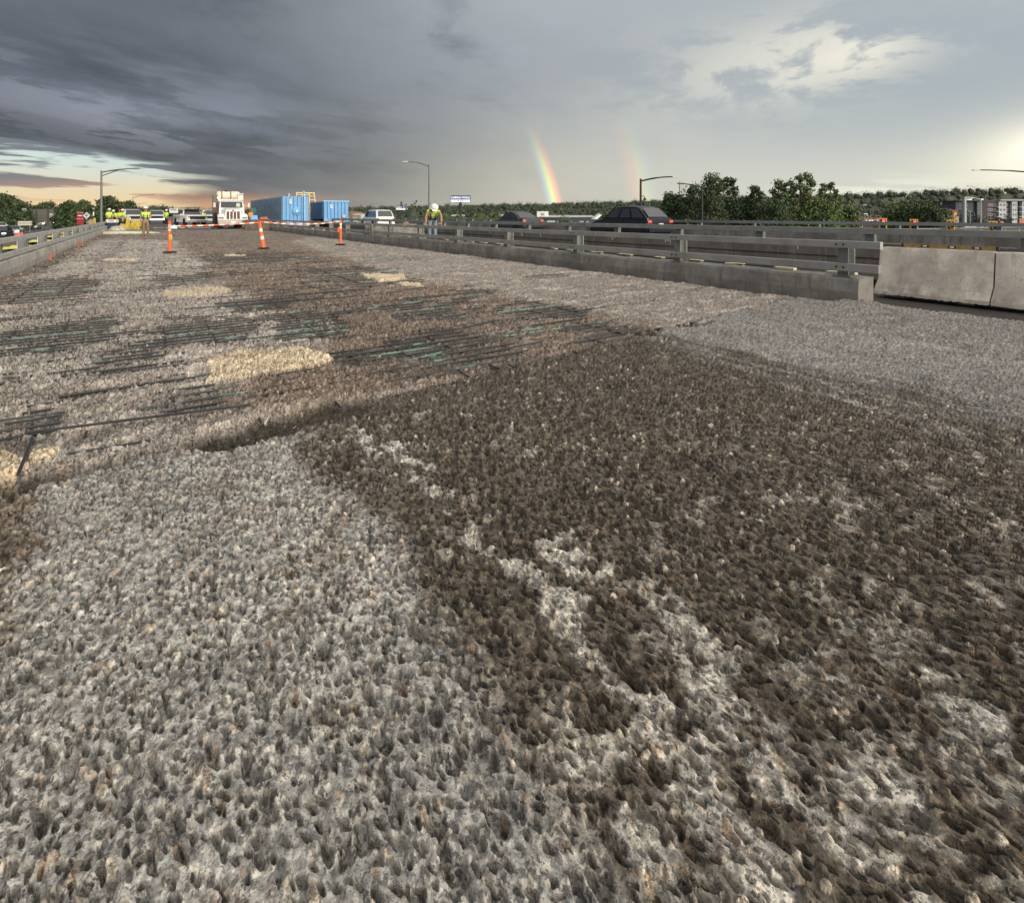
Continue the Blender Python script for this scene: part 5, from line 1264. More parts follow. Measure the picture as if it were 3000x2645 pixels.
e = lamp(2825, 85, -6.2, ZY(577, 85), .9, 'thick pale steel pole left of the apartment block', 'polelight', .42, rise=.1)
lamp(2873, 100, -6.2, ZY(582, 100), -2.3, 'thinner pale street lamp in front of the apartment block, arm to the left', 'polelight', .17, rise=.5)
lamp(2842, 150, -6.2, ZY(618, 150), -1.2, 'small far grey lamp between the two pale poles', 'polelight', .12, rise=.3)
e = empty('street_lamp', PD(2498, 150, -6.2), 0, 'far pale double street lamp above the red-striped store', 'street lamp')
MB().tube([(0, 0, 0), (0, 0, ZY(634, 150)+6.2)], .10, 8).build('pole', 'polelight', e)
for s in (-1, 1): MB().tube([(0, 0, ZY(632, 150)+6.2), (s*.7, 0, ZY(626, 150)+6.2), (s*1.3, 0, ZY(622, 150)+6.2)], .10, 6).build('arm', 'polelight', e)

# ------------------------------------------------------------------ traffic signals over the lower highway
def signal(px, py, Y, lit, label, s=1.0):
    z = ZY(py, Y); e = empty('traffic_signal', PD(px, Y, z), -.35, label, 'traffic signal', 'yellow-backed traffic signals at the right')
    MB().prism([(-.36*s, -.98*s), (.36*s, -.98*s), (.36*s, .36*s), (-.36*s, .36*s)], .05, .09).build('backplate', 'signaly', e)
    MB().box((0, -.05, -.30*s), (.42*s, .20, 1.15*s)).build('housing', 'vestdark', e, bevel=.03)
    for k, z in enumerate((.08, -.30, -.68)):
        l = MB().lathe([(.15*s, -.155), (.12*s, -.18), (.03, -.19)], (0, 0, z*s), 16, 'y').build('lens', 'signalred' if (k == 0 and lit) else 'lens' if k == 0 else 'dark', e)
        MB().lathe([(.185*s, -.15), (.185*s, -.36), (.165*s, -.36), (.165*s, -.15)], (0, 0, z*s), 16, 'y').build('visor', 'signaly' if not lit else 'vestdark', l)
    MB().tube([(0, .15, -.1), (0, .45, -.3), (0, .45, -1.2)], .05, 6).build('bracket', 'steel', e)
    return z
for px, py, Y, lit, lb in ((2587, 650, 58, True, 'leftmost yellow-backed traffic signal, showing red beside the red-striped store'), (2678, 653, 58, True, 'second traffic signal from the left, showing red in front of the round tree'),
                          (2786, 655, 58, False, 'third traffic signal, unlit, below the restaurant sign'), (2910, 659, 56, False, 'rightmost traffic signal, unlit, in front of the apartment block')):
    signal(px, py, Y, lit, lb, 1.05)
e = empty('signal_mast', PD(3100, 58, -6.2), 0, 'grey mast arm that carries the traffic signals at the right', 'signal mast')
MB().tube([(0, .6, 0), (0, .6, 6.6)], [.20, .16], 12).build('pole', 'polelight', e); MB().tube([(0, .6, 6.15), (-10, .55, 5.95), (-20, .5, 5.85)], [.14, .11, .07], 8).build('arm', 'polemetal', e)
e = empty('orange_signal', PD(2933, 70, ZY(659, 70)), 0, 'small orange-red signal head right of the rightmost traffic signal', 'traffic signal')
MB().box((0, 0, 0), (.42, .3, .95)).build('housing', M.setdefault('rusto', mat('orange_red_housing', (.45, .14, .06), .6)), e, bevel=.03); MB().tube([(0, .2, -.5), (0, .2, -2.2)], .05, 6).build('bracket', 'steel', e)
e = empty('orange_signal', PD(2990, 66, ZY(655, 66)), 0, 'orange-red signal head at the right edge of the picture', 'traffic signal')
MB().box((0, 0, 0), (.55, .3, 1.2)).build('housing', M['rusto'], e, bevel=.03); MB().tube([(0, .2, -.6), (0, .2, -2.2)], .05, 6).build('bracket', 'steel', e)
e = empty('one_way_sign', PD(2948, 72, ZY(660, 72)), 0, 'white arrow sign on the mast between the two orange signal heads', 'sign')
MB().box((0, 0, 0), (1.3, .04, .30)).build('sign_board', 'signw', e); MB().poly([(.65, -.021, -.28), (.95, -.021, 0), (.65, -.021, .28)]).poly([(.65, -.018, .28), (.95, -.018, 0), (.65, -.018, -.28)]).build('arrow_tip', 'signw', e); MB().tube([(-.1, .06, -.15), (-.1, .06, -1.6)], .05, 6).build('post', 'steel', e)

# ------------------------------------------------------------------ billboards and signs
def billboard(px, py, Y, Wd, Ht, zb, label, blur, name='billboard', postx=.0):
    z = ZY(py, Y); e = empty(name, PD(px, Y, z), 0, label, 'billboard', None)
    MB().box((0, .35, 0), (Wd, .6, Ht)).build('cabinet', 'vestdark', e)
    MB().box((0, .02, Ht*.17), (Wd*.97, .05, Ht*.58)).build('upper_face', 'blueprint', e); MB().box((0, .02, -Ht*.30), (Wd*.97, .05, Ht*.34)).build('lower_face', 'litw', e)
    text('lettering', 'CAMPING WORLD', Ht*.40, 'litw', e, (0, -.03, Ht*.17), (pi/2, 0, 0), 1.0 if Wd/Ht > 3.2 else .84, bold=Ht*.012)
    if not blur: text('lettering', 'RV SALES', Ht*.20, 'blueprint', e, (0, -.03, -Ht*.30), (pi/2, 0, 0), 1.15, bold=Ht*.005)
    MB().tube([(postx, .5, -Ht/2), (postx, .5, zb-z)], .45, 10).build('post', 'vestdark', e)
billboard(1349, 583, 190, 6.9, 2.35, -6, 'tall blue and white CAMPING WORLD billboard on a single post above the trees', False)
billboard(1177, 610, 330, 7.2, 2.2, -8, 'small far blue and white board sign in front of the tree line, above the minivan', True)
def sign_board(px, py, Y, Wd, Ht, m, label, zb, shape='rect', parts=(), name='road_sign', tilt=0.0, posts=1):
    z = ZY(py, Y); e = empty(name, PD(px, Y, z), 0, label, 'sign', None)
    if shape == 'rect': b = MB().box((0, 0, 0), (Wd, .03, Ht)).build('sign_panel', m, e)
    else: b = MB().prism([(0, -Ht/2), (Wd/2, 0), (0, Ht/2), (-Wd/2, 0)], -.015, .015).build('sign_panel', m, e)
    for mb, mm, nm in parts: mb.build(nm, mm, b)
    for k in range(posts):
        x = 0 if posts == 1 else (-.38+.76*k)*Wd
        MB().tube([(x, .05, Ht/2*.8), (x, .05, zb-z)], .04+.02*(Y > 100), 6).build('post', 'steel', e)
    return e
s_ = 78
sign_board(235, 632, s_, .95, .95, 'redsign', 'square red and white do-not-enter sign beside the black and white diamond', -1.9, parts=(
    (MB().box((-.44, -.02, .44), (.08, .01, .08)).box((.44, -.02, .44), (.08, .01, .08)).box((-.44, -.02, -.44), (.08, .01, .08)).box((.44, -.02, -.44), (.08, .01, .08)).box((0, -.02, .455), (.8, .01, .04)).box((0, -.02, -.455), (.8, .01, .04)), 'signw', 'corner'),
    (MB().lathe([(.40, -.02), (.40, -.03)], (0, 0, 0), 24, 'y').box((0, -.036, 0), (.001, .001, .001)), 'redsign', 'disc'), (MB().box((0, -.038, 0), (.62, .01, .13)), 'signw', 'bar')))
sign_board(235, 650, s_, .98, .85, 'redsign', 'plain red board below the do-not-enter sign', -1.9)
z_ = sign_board(253.5, 632, 76, .98, .98, 'signw', 'white diamond sign with black writing, standing between red sign and yellow post', -1.9, 'diamond', parts=((MB().box((0, -.02, .22), (.22, .01, .07)).box((0, -.02, .09), (.44, .01, .07)).box((0, -.02, -.04), (.5, .01, .08)).box((0, -.02, -.24), (.12, .01, .16)), 'vestdark', 'writing'),))
sign_board(262, 640, 77, 1.1, 1.1, 'vestdark', 'back of a dark diamond sign behind the white diamond', -1.9, 'diamond')
sign_board(266, 651, 72, 1.05, .9, M.setdefault('tansign', mat('faded_tan_sign', (.38, .29, .15), .7)), 'faded tan diamond sign just above the left railing', -1.5, 'diamond')
sign_board(71, 626, 120, .85, .95, 'signgrey', 'grey route sign assembly in front of the sound wall, above the message board', -2, parts=((MB().box((0, -.03, -.15), (.55, .01, .12)).box((0, -.03, .2), (.3, .01, .2)), 'signw', 'route_mark'),))
sign_board(71, 614, 121, 1.0, .6, 'signgrey', 'back of a sign panel above the grey route sign', -2)
sign_board(150, 633, 120, .85, 1.2, 'signgrey', 'grey route sign right of the silver pickup, before the sound wall', -2, parts=((MB().box((0, -.03, -.2), (.4, .01, .3)).box((0, -.03, .35), (.5, .01, .2)), 'signw', 'route_mark'),))
sign_board(163, 640, 118, .55, .8, 'signw', 'small white angled sign right of the grey route sign', -2)
sign_board(509, 617.5, 64, 1.02, .56, 'signw', 'white notice board on one post between the pickups', 0, parts=((MB().box((0, -.02, .15), (.66, .01, .09)).box((0, -.02, -.02), (.5, .01, .02)), 'vestdark', 'writing'),))
sign_board(743, 616.5, 56, .46, .42, 'teal', 'teal flag-like sign above the orange-shirted worker', 0)
sign_board(56, 688, 55, .82, .44, 'dred', 'bright red road-work board with a pale border, behind the left railing', -1.6, parts=(
    (MB().box((0, -.02, .19), (.82, .01, .05)).box((0, -.02, -.20), (.82, .01, .04)).box((-.39, -.02, 0), (.04, .01, .36)).box((.39, -.02, 0), (.04, .01, .36)).box((0, -.02, .085), (.7, .01, .05)), 'pinkred', 'border'), (MB().box((-.03, -.021, -.07), (.36, .01, .08)), 'signw', 'writing')))
e = empty('message_board', PD(73, 98, -1.98), .1, 'cream trailer message board with horizontal bars, before the silver pickup', 'message board')
mb = MB().box((0, 0, 2.0-.3), (2.3, .12, .82)).build('panel', 'tan', e)
for k in range(3): MB().box((0, -.07, 1.42+.27*k), (2.2, .03, .10)).build('bar', 'signw', mb)
MB().tube([(.75, .1, 1.3), (.75, .1, 0)], .06, 6).build('post', 'steel', e); MB().box((0, .5, .55), (1.4, 1.5, .3)).build('trailer', 'vestdark', e)
# barrels and yellow post
def barrel(px, Y, zb, label, h=1.0, group='orange traffic barrels on the left bank'):
    e = empty('traffic_barrel', PD(px, Y, zb), 0, label, 'traffic barrel', group)
    MB().lathe([(.30, 0), (.29, h*.35), (.28, h*.35), (.25, h*.97), (.2, h)], (0, 0, 0), 14).build('barrel_body', 'orange', e, smooth=True)
    for z in (.45, .75): MB().lathe([(.287-.02*z, z), (.285-.03*z, z+.12)], (0, 0, 0), 14).build('white_band', 'reflw', e)
barrel(154, 74, -1.8, 'small orange and white traffic barrel on the left bank below the grey route sign')
barrel(299, 78, -1.2, 'reddish traffic barrel at the foot of the tall left street lamp', .9)
e = empty('marker_post', PD(274, 74, -1.9), 0, 'slim post with grey knob and yellow sleeve, left of the tall street lamp', 'post')
MB().tube([(0, 0, 0), (0, 0, 3.9)], .06, 8).build('post', 'vestdark', e); MB().tube([(0, 0, 3.0), (0, 0, 3.55)], .075, 8).build('pale_band', 'signw', e)
MB().lathe([(.06, 3.85), (.14, 3.9), (.15, 4.0), (.08, 4.08)], (0, 0, 0), 12).build('knob', 'signgrey', e); MB().box((.12, 0, 1.9), (.34, .3, 1.6), taper=.6).build('yellow_sleeve', 'yellow', e)

# ------------------------------------------------------------------ buildings
def win_grid(parent, x0, x1, z0, z1, nx, nz, y, fr, w=.62, h=.6, gl='glass'):
    dx = (x1-x0)/nx; dz = (z1-z0)/nz
    for i in range(nx):
        for k in range(nz):
            cx, cz = x0+(i+.5)*dx, z0+(k+.5)*dz
            f = MB().box((cx, y-.06, cz), (dx*w, .14, dz*h)).build('window', fr, parent)
            MB().box((cx-dx*w*.24, y-.135, cz), (dx*w*.42, .03, dz*h*.84)).box((cx+dx*w*.24, y-.135, cz), (dx*w*.42, .03, dz*h*.84)).build('pane', gl, f)
def apartments():
    Y = 330; k = Y/1600; zt = ZY(592, Y); zb = -8
    e = empty('apartment_building', PD(2870, Y, zb), 0, 'four storey dark brick and pale panel apartment block at the right edge', 'building')
    def X(px): return (px-2870)*k
    def Z(py): return ZY(py, Y)-zb
    def blk(a, b, top, y0, m, dep=18): return MB().box(((X(a)+X(b))/2, y0+dep/2, Z(top)/2), (X(b)-X(a), dep, Z(top))).build('wall', m, e)
    blk(2800, 2856, 591, 0, 'slate'); blk(2856, 2872, 590, -1.5, 'slate'); blk(2872, 2920, 589, -.5, 'brick')
    blk(2920, 2942, 591, -1.5, 'paleclad'); blk(2942, 2958, 591, 0, 'brick'); blk(2958, 2974, 591, -1.5, 'paleclad'); blk(2974, 2988, 591, .5, 'brick'); blk(2988, 3040, 591, -1.5, 'paleclad'); blk(3040, 3120, 590, 0, 'brick')
    z0, z1 = Z(650), Z(594)
    win_grid(e, X(2804), X(2820), z0, z1, 1, 4, 0, 'slate', .5, .6); win_grid(e, X(2826), X(2836), z0, z1, 1, 4, 0, 'paleclad', .55, .5)
    win_grid(e, X(2857), X(2866), z0, z1, 1, 4, -1.5, 'paleclad', .8, .72); win_grid(e, X(2890), X(2908), z0, z1, 1, 4, -.5, 'paleclad', .85, .55)
    win_grid(e, X(2908), X(2920), z0, z1, 1, 4, -.5, 'slate', .8, .6)
    win_grid(e, X(2921), X(2941), z0, z1, 2, 4, -1.5, 'white', .55, .55); win_grid(e, X(2943), X(2957), z0, z1, 1, 4, 0, 'paleclad', .7, .5); win_grid(e, X(2959), X(2973), z0, z1, 2, 4, -1.5, 'white', .55, .55)
    win_grid(e, X(2975), X(2987), z0, z1, 1, 4, .5, 'slate', .9, .7); win_grid(e, X(2989), X(3039), z0, z1, 4, 4, -1.5, 'white', .5, .55); win_grid(e, X(3045), X(3110), z0, z1, 4, 4, 0, 'paleclad', .5, .5)
    for a, b in ((2975, 2987), (2908, 2920), (3041, 3060)):
        for q in range(4): MB().box(((X(a)+X(b))/2, -1.6, z0+(q+.06)*(z1-z0)/4), (X(b)-X(a), 2.4, .18)).build('balcony', 'signw', e)
    MB().box(((X(2796)+X(2880))/2, 7, Z(590)+.2), (X(2880)-X(2796), 19, .5)).build('roof', 'roofdark', e)
    MB().box(((X(2918)+X(3120))/2, 7, Z(589)+.4), (X(3120)-X(2918), 20, .7)).build('roof', 'roofpale', e)
    for a in (2850, 2862, 2896): MB().box((X(a), 6, Z(588)+.9), (2.6, 2, 1.0)).build('roof_unit', 'signw', e)
    MB().box((X(2845), -6, Z(660)/2), (X(2800)*-.4+18, 6, Z(655))).build('garage_front', 'roofpale', e)
apartments()
def low_house(px0, px1, ptop, pb, Y, wallm, roofm, label, zb=-7, gable=False, name='house', extra=None):
    k = Y/1600; e = empty(name, PD((px0+px1)/2, Y, zb), 0, label, 'building'); hw = (px1-px0)*k/2; zt = ZY(ptop, Y)-zb; ze = ZY(pb, Y)-zb
    MB().box((0, 4, ze/2), (hw*2, 8+hw*.4, ze)).build('wall', wallm, e)
    d = 4+hw*.2
    if gable: MB().prismx([(4-d-.5, ze), (4+d+.5, ze), (4, zt)], -hw-.4, hw+.4).build('roof', roofm, e)
    else: MB().prism([(-hw-.4, ze), (hw+.4, ze), (hw*.55, zt), (-hw*.55, zt)], 4-d-.5, 4+d+.5).build('roof', roofm, e)
    for i in range(max(1, int(hw/2.2))):
        x = -hw+(i+.5)*2*hw/max(1, int(hw/2.2)); w = MB().box((x, 4-d-.03, ze*.55 if ze < 5 else ze-2), (1.2, .1, 1.2)).build('window', 'signw', e); MB().box((x, 4-d-.1, ze*.55 if ze < 5 else ze-2), (1.0, .06, 1.0)).build('pane', 'glass', w)
    return e
low_house(2485, 2600, 631, 640, 165, 'roofdark', 'roofdark', 'dark-roofed store with a red and white fascia stripe, left of the first signal', -6.5, True, 'store')
e = bpy.data.objects['store']; k_ = 165/1600
MB().box((0, -3.2, ZY(641.5, 165)+6.5), (118*k_, .3, .5)).build('red_stripe', 'redsign', e); MB().box((0, -3.2, ZY(646, 165)+6.5), (118*k_, .3, .35)).build('white_stripe', 'signw', e)
MB().tube([(-2.4, -2.0, 7.4), (-2.4, -2, 8.0), (-1.5, -2, 8.0), (-1.5, -2, 7.5)], .16, 8).build('roof_duct', 'signw', e)
low_house(1975, 2360, 640, 646, 210, 'tanwall', 'redsign', 'low store with red roof edge glimpsed below the big trees', -6.5, True, 'store')
low_house(2690, 2800, 612, 632, 260, 'tanwall', 'roofdark', 'grey hip-roofed restaurant building behind the round tree', -7, False)
e = empty('restaurant_sign', PD(2795, 150, -6.5), 0, 'tall yellow and red upright restaurant sign left of the pale pole', 'sign')
zc = ZY(634, 150)+6.5
MB().box((0, 0, zc), (1.3, .5, 2.9)).build('sign_cabinet', M.setdefault('maroon', mat('maroon_sign', (.20, .05, .03), .6)), e, bevel=.1); MB().box((.1, -.27, zc-.05), (.72, .06, 2.3)).build('sign_face', 'yellow', e, bevel=.05)
for k in range(4): MB().box((.1, -.31, zc+.3-.42*k), (.34, .03, .26)).build('glyph', 'redsign', e)
MB().box((0, .1, zc+1.55), (1.9, 1.0, .35), taper=.7).build('sign_roof', 'maroon', e); MB().tube([(0, .1, 0), (0, .1, zc-1.4)], .25, 8).build('post', 'vestdark', e)
# white-roofed sheds beyond the traffic
def shed(px0, px1, pt, pb, Y, label, m='roofpale', tilt=0.0, zb=-7):
    k = Y/1600; e = empty('warehouse', PD((px0+px1)/2, Y, zb), tilt, label, 'building'); hw = (px1-px0)*k/2; zt = ZY(pt, Y)-zb; ze = ZY(pb, Y)-zb
    MB().box((0, 6, ze/2), (2*hw, 12, ze)).build('wall', 'slate', e); MB().prismx([(-1, ze), (13, ze), (13, ze+.3), (6, zt), (-1, ze+.3)], -hw-.5, hw+.5).build('roof', m, e)
    n = max(2, int(hw/2.5))
    for i in range(n): MB().box((-hw+(i+.5)*2*hw/n, -.05, ze-1.2), (hw/n*1.1, .1, 1.0)).build('window', 'paleclad', e)
shed(1592, 1735, 631, 637, 190, 'long flat pale-roofed shed behind the dark sedan', tilt=-.03)
shed(1440, 1480, 628, 634, 230, 'small pale-roofed shed left of the dark sedan, by the bending worker', zb=-8); shed(1325, 1352, 629, 634, 240, 'small white shed right of the bending worker among trees', zb=-8)
e = empty('roof_gable', PD(1748, 160, -6.5), .3, 'small white leaning awning at the right end of the pale-roofed shed', 'awning')
MB().prism([(-1.6, 6.0), (1.4, 8.2), (1.6, 7.6), (-.6, 5.9)], 0, 2).build('awning_sheet', 'signw', e); MB().tube([(-.8, 1, 0), (-.8, 1, 6)], .15, 6).build('post', 'steel', e)
e = empty('utility_box', PD(1592, 186, 0), 0, 'white box unit standing on the pale shed roof behind the sedan', 'box'); MB().box((0, 6, ZY(628, 186)), (4.0, 3, 2.0)).build('housing', 'signw', e, bevel=.1); MB().box((0, 4.4, ZY(628, 186)), (1.2, .1, .8)).build('vent', 'steel', e)
low_house(1003, 1032, 620, 629, 120, 'tan', M.setdefault('rroof', mat('reddish_roof', (.22, .11, .07), .9)), 'small house with reddish round roof right of the low blue tank', -3, False)
low_house(1033, 1046, 626, 631, 118, 'tan', 'roofpale', 'tiny pale gabled annex right of the reddish-roofed house', -3, True)
for px, lb in ((1062, 'left pale dome-roofed hut beside the minivan'), (1078, 'right pale dome-roofed hut touching the minivan front')):
    e = empty('dome_hut', PD(px, 110, -2.5), 0, lb, 'hut'); r_ = .55
    MB().lathe([(.62, 0), (.62, ZY(635, 110)+2.5), (.55, ZY(632, 110)+2.5), (.3, ZY(629.5, 110)+2.5), (.05, ZY(629, 110)+2.5)], (0, 0, 0), 14).build('dome', 'roofpale', e, smooth=True); MB().box((0, -.62, 1.6), (.4, .05, 1.4)).build('door', 'vestdark', e)
for px, pt, w_, m_, lb in ((1176, 592, 5, 'slate', 'far dark tower block on the horizon above the board sign'), (1234, 592.5, 8, 'paleclad', 'far pale tower block on the horizon left of the bending worker')):
    Y = 1900; k = Y/1600; e = empty('tower_block', PD(px, Y, -5), 0, lb, 'building'); zt = ZY(pt, Y)+5
    MB().box((0, 0, zt/2), (w_*k, 8, zt)).build('wall', m_, e); win_grid(e, -w_*k/2, w_*k/2, zt-18, zt, 3, 5, -4, 'glass', .5, .5); MB().box((0, 0, zt+.8), (w_*k*.5, 5, 1.6)).build('roof', 'roofdark', e)
# sound wall with panels
e = empty('sound_wall', PD(-60, 190, -2.2), .0, 'long grey-brown sound wall behind the cars at the left', 'wall'); zt = ZY(613, 190)+2.2
for k in range(13): MB().box((-10+k*4.0, 0, zt/2), (3.94, .25, zt)).build('wall_panel', 'soundwall', e); 
for k in range(14): MB().box((-12+k*4.0, -.1, zt/2+.05), (.3, .5, zt+.1)).build('wall_post', 'roofdark', e)
# tall grey pylon sign behind the left big tree
e = empty('pylon_sign', PD(1996, 120, -6), 0, 'tall grey pylon sign half hidden by the left big tree', 'sign'); zt = ZY(533, 120)+6
MB().box((0, 0, zt-4.2), (.85, .5, 8.4)).build('cabinet', 'signgrey', e); MB().box((.1, -.27, zt-4.2), (.4, .05, 2.0)).build('sign_face', 'signw', e); MB().box((0, 0, (zt-8.4)/2), (.5, .4, zt-8.4)).build('post', 'steel', e)

# ------------------------------------------------------------------ trees
def leaf_mat(name, c1, c2, c3):
    m = bpy.data.materials.new(name); m.use_nodes = True; t = m.node_tree; b = t.nodes['Principled BSDF']
    g = NX(t, t.nodes.new('ShaderNodeNewGeometry').outputs['Random Per Island'])
    tc = NX(t, t.nodes.new('ShaderNodeTexCoord').outputs['Object']); n = noise(t, tc, .35, 3, .6)
    c = mixc(t, g, c1, c2); c = mixc(t, (n-.45).ss(0, .2)*.7, c, c3)
    t.links.new(c.s, b.inputs['Base Color']); b.inputs['Roughness'].default_value = .6; b.inputs['Specular IOR Level'].default_value = .3
    M[name] = m
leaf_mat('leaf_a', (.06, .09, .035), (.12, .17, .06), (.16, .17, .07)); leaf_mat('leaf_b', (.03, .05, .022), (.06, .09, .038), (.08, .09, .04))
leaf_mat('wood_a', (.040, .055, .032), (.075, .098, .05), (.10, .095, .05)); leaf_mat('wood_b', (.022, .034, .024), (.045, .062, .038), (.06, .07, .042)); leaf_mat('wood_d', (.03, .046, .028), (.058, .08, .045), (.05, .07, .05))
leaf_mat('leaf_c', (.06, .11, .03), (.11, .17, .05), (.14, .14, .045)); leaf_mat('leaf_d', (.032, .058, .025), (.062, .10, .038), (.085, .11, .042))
def leaf_mesh(name, centres, radii, per, size, m, seed, fuzz=.75):
    r = np.random.default_rng(seed); C = np.repeat(centres, per, 0); Rr = np.repeat(radii, per, 0)
    n = len(C); d = r.normal(size=(n, 3)); d /= np.linalg.norm(d, axis=1)[:, None]; q = np.where(r.random(n) < .68, r.random(n)**.5, 1+fuzz*r.random(n)**1.5)
    p = C + d*q[:, None]*Rr
    a = r.normal(size=(n, 3)); a /= np.linalg.norm(a, axis=1)[:, None]; b = np.cross(a, d + r.normal(size=(n, 3))*.5); b /= np.linalg.norm(b, axis=1)[:, None]+1e-9
    s = size*(.6+.8*r.random(n))[:, None]
    V = np.stack([p-a*s-b*s*.45, p+a*s*.2-b*s*.7, p+a*s+b*s*.3, p-a*s*.1+b*s*.75], 1).reshape(-1, 3)
    me = bpy.data.meshes.new(name); me.vertices.add(len(V)); me.vertices.foreach_set('co', V.astype(np.float32).ravel())
    me.loops.add(n*4); me.loops.foreach_set('vertex_index', np.arange(n*4, dtype=np.int32)); me.polygons.add(n); me.polygons.foreach_set('loop_start', np.arange(0, n*4, 4, dtype=np.int32)); me.update(calc_edges=True)
    me.materials.append(M[m]); return me
def tree(px, Y, zb, ptop, wpx, m, label, seed, leaf=.22, dens=90, group='broadleaf trees', name='broadleaf_tree', low=.12, sparse=False):
    r = random.Random(seed); e = empty(name, PD(px, Y, zb), r.uniform(0, 6), label, 'tree' if 'shrub' not in name else 'shrub', group); h = ZY(ptop, Y)-zb; cw = wpx/2*Y/1600*1.12
    tr = MB(); tr.tube([(0, 0, 0), (.1*r.uniform(-1, 1), .1, h*.25), (.3*r.uniform(-1, 1), .2, h*.5), (.4*r.uniform(-1, 1), 0, h*.8)], [h*.024+.05, h*.019+.04, h*.012+.03, .03], 8)
    cs = []; rs = []; nb = 44 if not sparse else 42
    for k in range(nb):
        f = low + (1-low)*((k+.5)/nb)**.9; an = k*2.4+r.uniform(-.5, .5)
        prof = (sin(pi*min(1, max(0.02, f)**.75*.97))**.55); rad = cw*prof*r.uniform(.35, .88)
        p = (rad*cos(an), rad*sin(an), h*min(.95, f*.95))
        tr.tube([(0, .1, h*f*.55+.1), (p[0]*.55, p[1]*.55, h*(f*.8)), p], [h*.008+.02, h*.005+.01, .012], 5)
        sz = cw*r.uniform(.17, .32) if not sparse else cw*r.uniform(.09, .20); cs.append(p); rs.append((sz, sz, sz*.8))
    tr.build('trunk', 'bark', e)
    me = leaf_mesh('crown', np.array(cs), np.array(rs), int(dens*(1.15 if sparse else 1.0)), leaf, m, seed); ob('crown', me, e)
    return e
# the two big groups right of the middle
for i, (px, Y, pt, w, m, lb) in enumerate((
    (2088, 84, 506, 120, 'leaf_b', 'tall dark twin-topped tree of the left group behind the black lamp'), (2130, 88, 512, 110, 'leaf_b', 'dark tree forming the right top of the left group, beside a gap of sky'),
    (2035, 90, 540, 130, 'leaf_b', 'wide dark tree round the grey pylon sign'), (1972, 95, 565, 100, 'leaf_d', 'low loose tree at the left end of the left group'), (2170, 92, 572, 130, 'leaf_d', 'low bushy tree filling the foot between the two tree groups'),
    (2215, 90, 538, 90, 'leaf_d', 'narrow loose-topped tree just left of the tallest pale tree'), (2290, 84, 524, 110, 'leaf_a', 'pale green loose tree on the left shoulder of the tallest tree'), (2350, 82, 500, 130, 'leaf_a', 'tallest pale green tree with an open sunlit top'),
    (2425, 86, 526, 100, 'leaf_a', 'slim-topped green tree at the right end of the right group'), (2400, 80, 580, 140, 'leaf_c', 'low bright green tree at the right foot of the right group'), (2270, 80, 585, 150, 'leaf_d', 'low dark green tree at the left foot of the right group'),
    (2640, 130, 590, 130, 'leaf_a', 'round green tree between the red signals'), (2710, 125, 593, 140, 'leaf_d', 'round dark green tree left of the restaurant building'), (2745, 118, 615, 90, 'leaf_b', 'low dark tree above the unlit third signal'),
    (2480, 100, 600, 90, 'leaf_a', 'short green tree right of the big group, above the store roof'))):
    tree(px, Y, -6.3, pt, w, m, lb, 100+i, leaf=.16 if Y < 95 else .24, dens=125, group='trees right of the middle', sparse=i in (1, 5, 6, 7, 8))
# left clumps
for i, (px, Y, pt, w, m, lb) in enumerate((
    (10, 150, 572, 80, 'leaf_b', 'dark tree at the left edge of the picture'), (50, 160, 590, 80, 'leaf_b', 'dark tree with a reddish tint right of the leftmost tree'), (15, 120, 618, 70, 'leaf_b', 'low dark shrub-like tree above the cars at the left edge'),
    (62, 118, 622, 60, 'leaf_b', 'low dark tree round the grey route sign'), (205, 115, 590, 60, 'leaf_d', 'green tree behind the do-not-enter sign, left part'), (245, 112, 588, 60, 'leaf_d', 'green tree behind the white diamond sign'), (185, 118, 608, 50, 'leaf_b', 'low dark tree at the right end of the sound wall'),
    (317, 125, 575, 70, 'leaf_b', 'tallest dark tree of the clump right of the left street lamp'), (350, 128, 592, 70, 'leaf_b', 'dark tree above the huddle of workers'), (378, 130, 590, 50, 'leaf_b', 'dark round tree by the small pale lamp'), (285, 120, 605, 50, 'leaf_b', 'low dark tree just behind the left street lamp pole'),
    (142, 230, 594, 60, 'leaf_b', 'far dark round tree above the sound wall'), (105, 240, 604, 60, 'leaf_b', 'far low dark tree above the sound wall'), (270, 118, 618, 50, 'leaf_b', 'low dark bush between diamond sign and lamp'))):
    tree(px, Y, -2.1, pt, w, m, lb, 200+i, leaf=.26 if Y < 140 else .36, dens=80, group='trees at the left', low=.05)
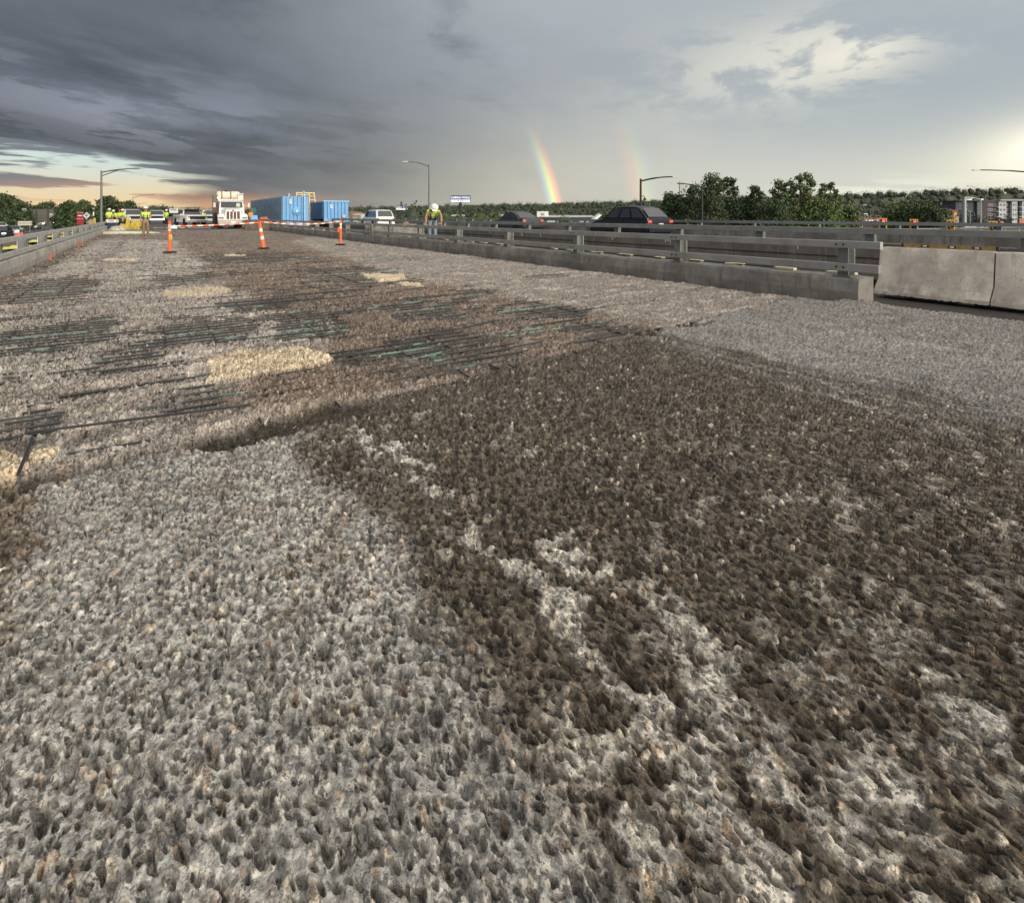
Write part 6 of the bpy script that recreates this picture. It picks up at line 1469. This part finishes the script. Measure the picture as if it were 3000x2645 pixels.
# mid-distance shrubs beyond the second bridge
SHR = ['leafy shrub just right of the bending worker', 'leafy shrub by the small white shed under the billboard', 'leafy shrub below the left half of the billboard', 'leafy shrub left of the dark sedan', 'leafy shrub right behind the dark sedan', 'leafy shrub before the long pale shed', 'leafy shrub left of the black SUV roof', 'leafy shrub directly above the black SUV hood', 'leafy shrub right of the black camera lamp', 'leafy shrub touching the left end of the big trees', 'small shrub behind the left dome hut', 'small dark shrub behind the right dome hut']
for i, (px, Y, pt, w, m) in enumerate(((1300, 130, 628, 60, 'leaf_c'), (1345, 128, 630, 60, 'leaf_c'), (1400, 130, 624, 70, 'leaf_c'), (1450, 128, 622, 70, 'leaf_a'), (1490, 132, 626, 60, 'leaf_c'), (1655, 150, 637, 60, 'leaf_c'), (1780, 140, 622, 70, 'leaf_a'), (1830, 130, 612, 80, 'leaf_a'), (1900, 120, 600, 90, 'leaf_a'), (1945, 115, 592, 80, 'leaf_d'), (1050, 150, 634, 30, 'leaf_a'), (1085, 150, 636, 30, 'leaf_b'))):
    tree(px, Y, -6.6 if px > 1200 else -3, pt, w, m, SHR[i], 300+i, leaf=.24, dens=45, group='shrubs beyond the second bridge', name='leafy_shrub', low=.05)
# far woods: one mass
def woods():
    r = np.random.default_rng(5); cs = []; rs = []; mats = []
    def gh(x, y):
        az = np.degrees(np.arctan2(x, y)); rr = np.hypot(x, y); hh = np.interp(az, [-60, -43, -25, -17, 0, 15, 27, 38, 45, 70], [0, 0, 3, 9, 17, 25, 32, 38, 40, 40])
        t_ = x*DX+y*DY; w_ = x*NXx+y*NY; base = -6.2 if w_ > -3 else -2
        if t_ > 57 and -4 < w_ < 28: base = -.2
        return base + (hh+6)*sst(np.array(rr), 620, 1300)
    V = []; F = []; bm = bmesh.new(); bmesh.ops.create_icosphere(bm, subdivisions=1, radius=1); base = np.array([v.co[:] for v in bm.verts]); faces = np.array([[v.index for v in f.verts] for f in bm.faces]); bm.free()
    groups = {'wood_b': [], 'wood_d': [], 'wood_a': []}
    for k in range(4400):
        az = radians(r.uniform(-45, 47)); q = r.random(); Y = 240 + 1250*q**.8
        x = Y*tan(az)
        azd = np.degrees(az)
        if Y < 420 and azd < -14: continue
        if Y < 320 and azd > 33: continue
        if Y < 205 and azd > -13: continue
        if -32 < azd < -24 and Y < 500: continue
        g = gh(x, Y); s = r.uniform(3.0, 5.6)*(1+.3*(Y > 800)); hgt = s*r.uniform(.75, 1.25)
        groups[r.choice(list(groups), p=[.4, .4, .2])].append((x, Y, float(g)+hgt*.75, s, hgt, k))
    for m, L in groups.items():
        n = len(L); A = np.array([l[:5] for l in L]); 
        jit = 1 + r.normal(size=(n, len(base), 1))*.10
        A[:, 3] *= 1.0
        B = base[None]*jit*(.66*np.stack([A[:, 3], A[:, 3], A[:, 4]], 1))[:, None, :] + A[:, None, :3]
        Fc = (faces[None]+np.arange(n)[:, None, None]*len(base)).reshape(-1, 3)
        me = bpy.data.meshes.new('woodland'); v = B.reshape(-1, 3); me.vertices.add(len(v)); me.vertices.foreach_set('co', v.astype(np.float32).ravel())
        me.loops.add(Fc.size); me.loops.foreach_set('vertex_index', Fc.astype(np.int32).ravel()); me.polygons.add(len(Fc)); me.polygons.foreach_set('loop_start', np.arange(0, Fc.size, 3, dtype=np.int32)); me.update(calc_edges=True)
        me.materials.append(M[m])
        rad = np.stack([A[:, 3], A[:, 3], A[:, 4]], 1)*1.08; lf = leaf_mesh('woodland_leaves', A[:, :3], rad, 125, .66, m, 77, .15)
        ob('woodland', lf, label='far green woods covering the ridge along the whole horizon', cat='woods', kind='stuff')
        ob('woodland', me, label='far green woods covering the ridge along the whole horizon', cat='woods', kind='stuff')
woods()
# houses glimpsed on the ridge
for k, (px, py, Y, lb) in enumerate(((2905, 575, 1150, 'pale house roof on the ridge at the far right'), (1965, 578, 1150, 'long pale roof on the ridge right of the black lamp'), (2995, 577, 1100, 'pale roof on the ridge at the right edge of the picture'))):
    zb = ZY(py, Y)-7; e = empty('ridge_house', PD(px, Y, zb), 0, lb, 'house'); MB().box((0, 4, 4), (22, 8, 8)).build('wall', 'tanwall', e); MB().prismx([(-1, 7.8), (9, 7.8), (4, 11)], -12, 12).build('roof', 'roofpale', e)
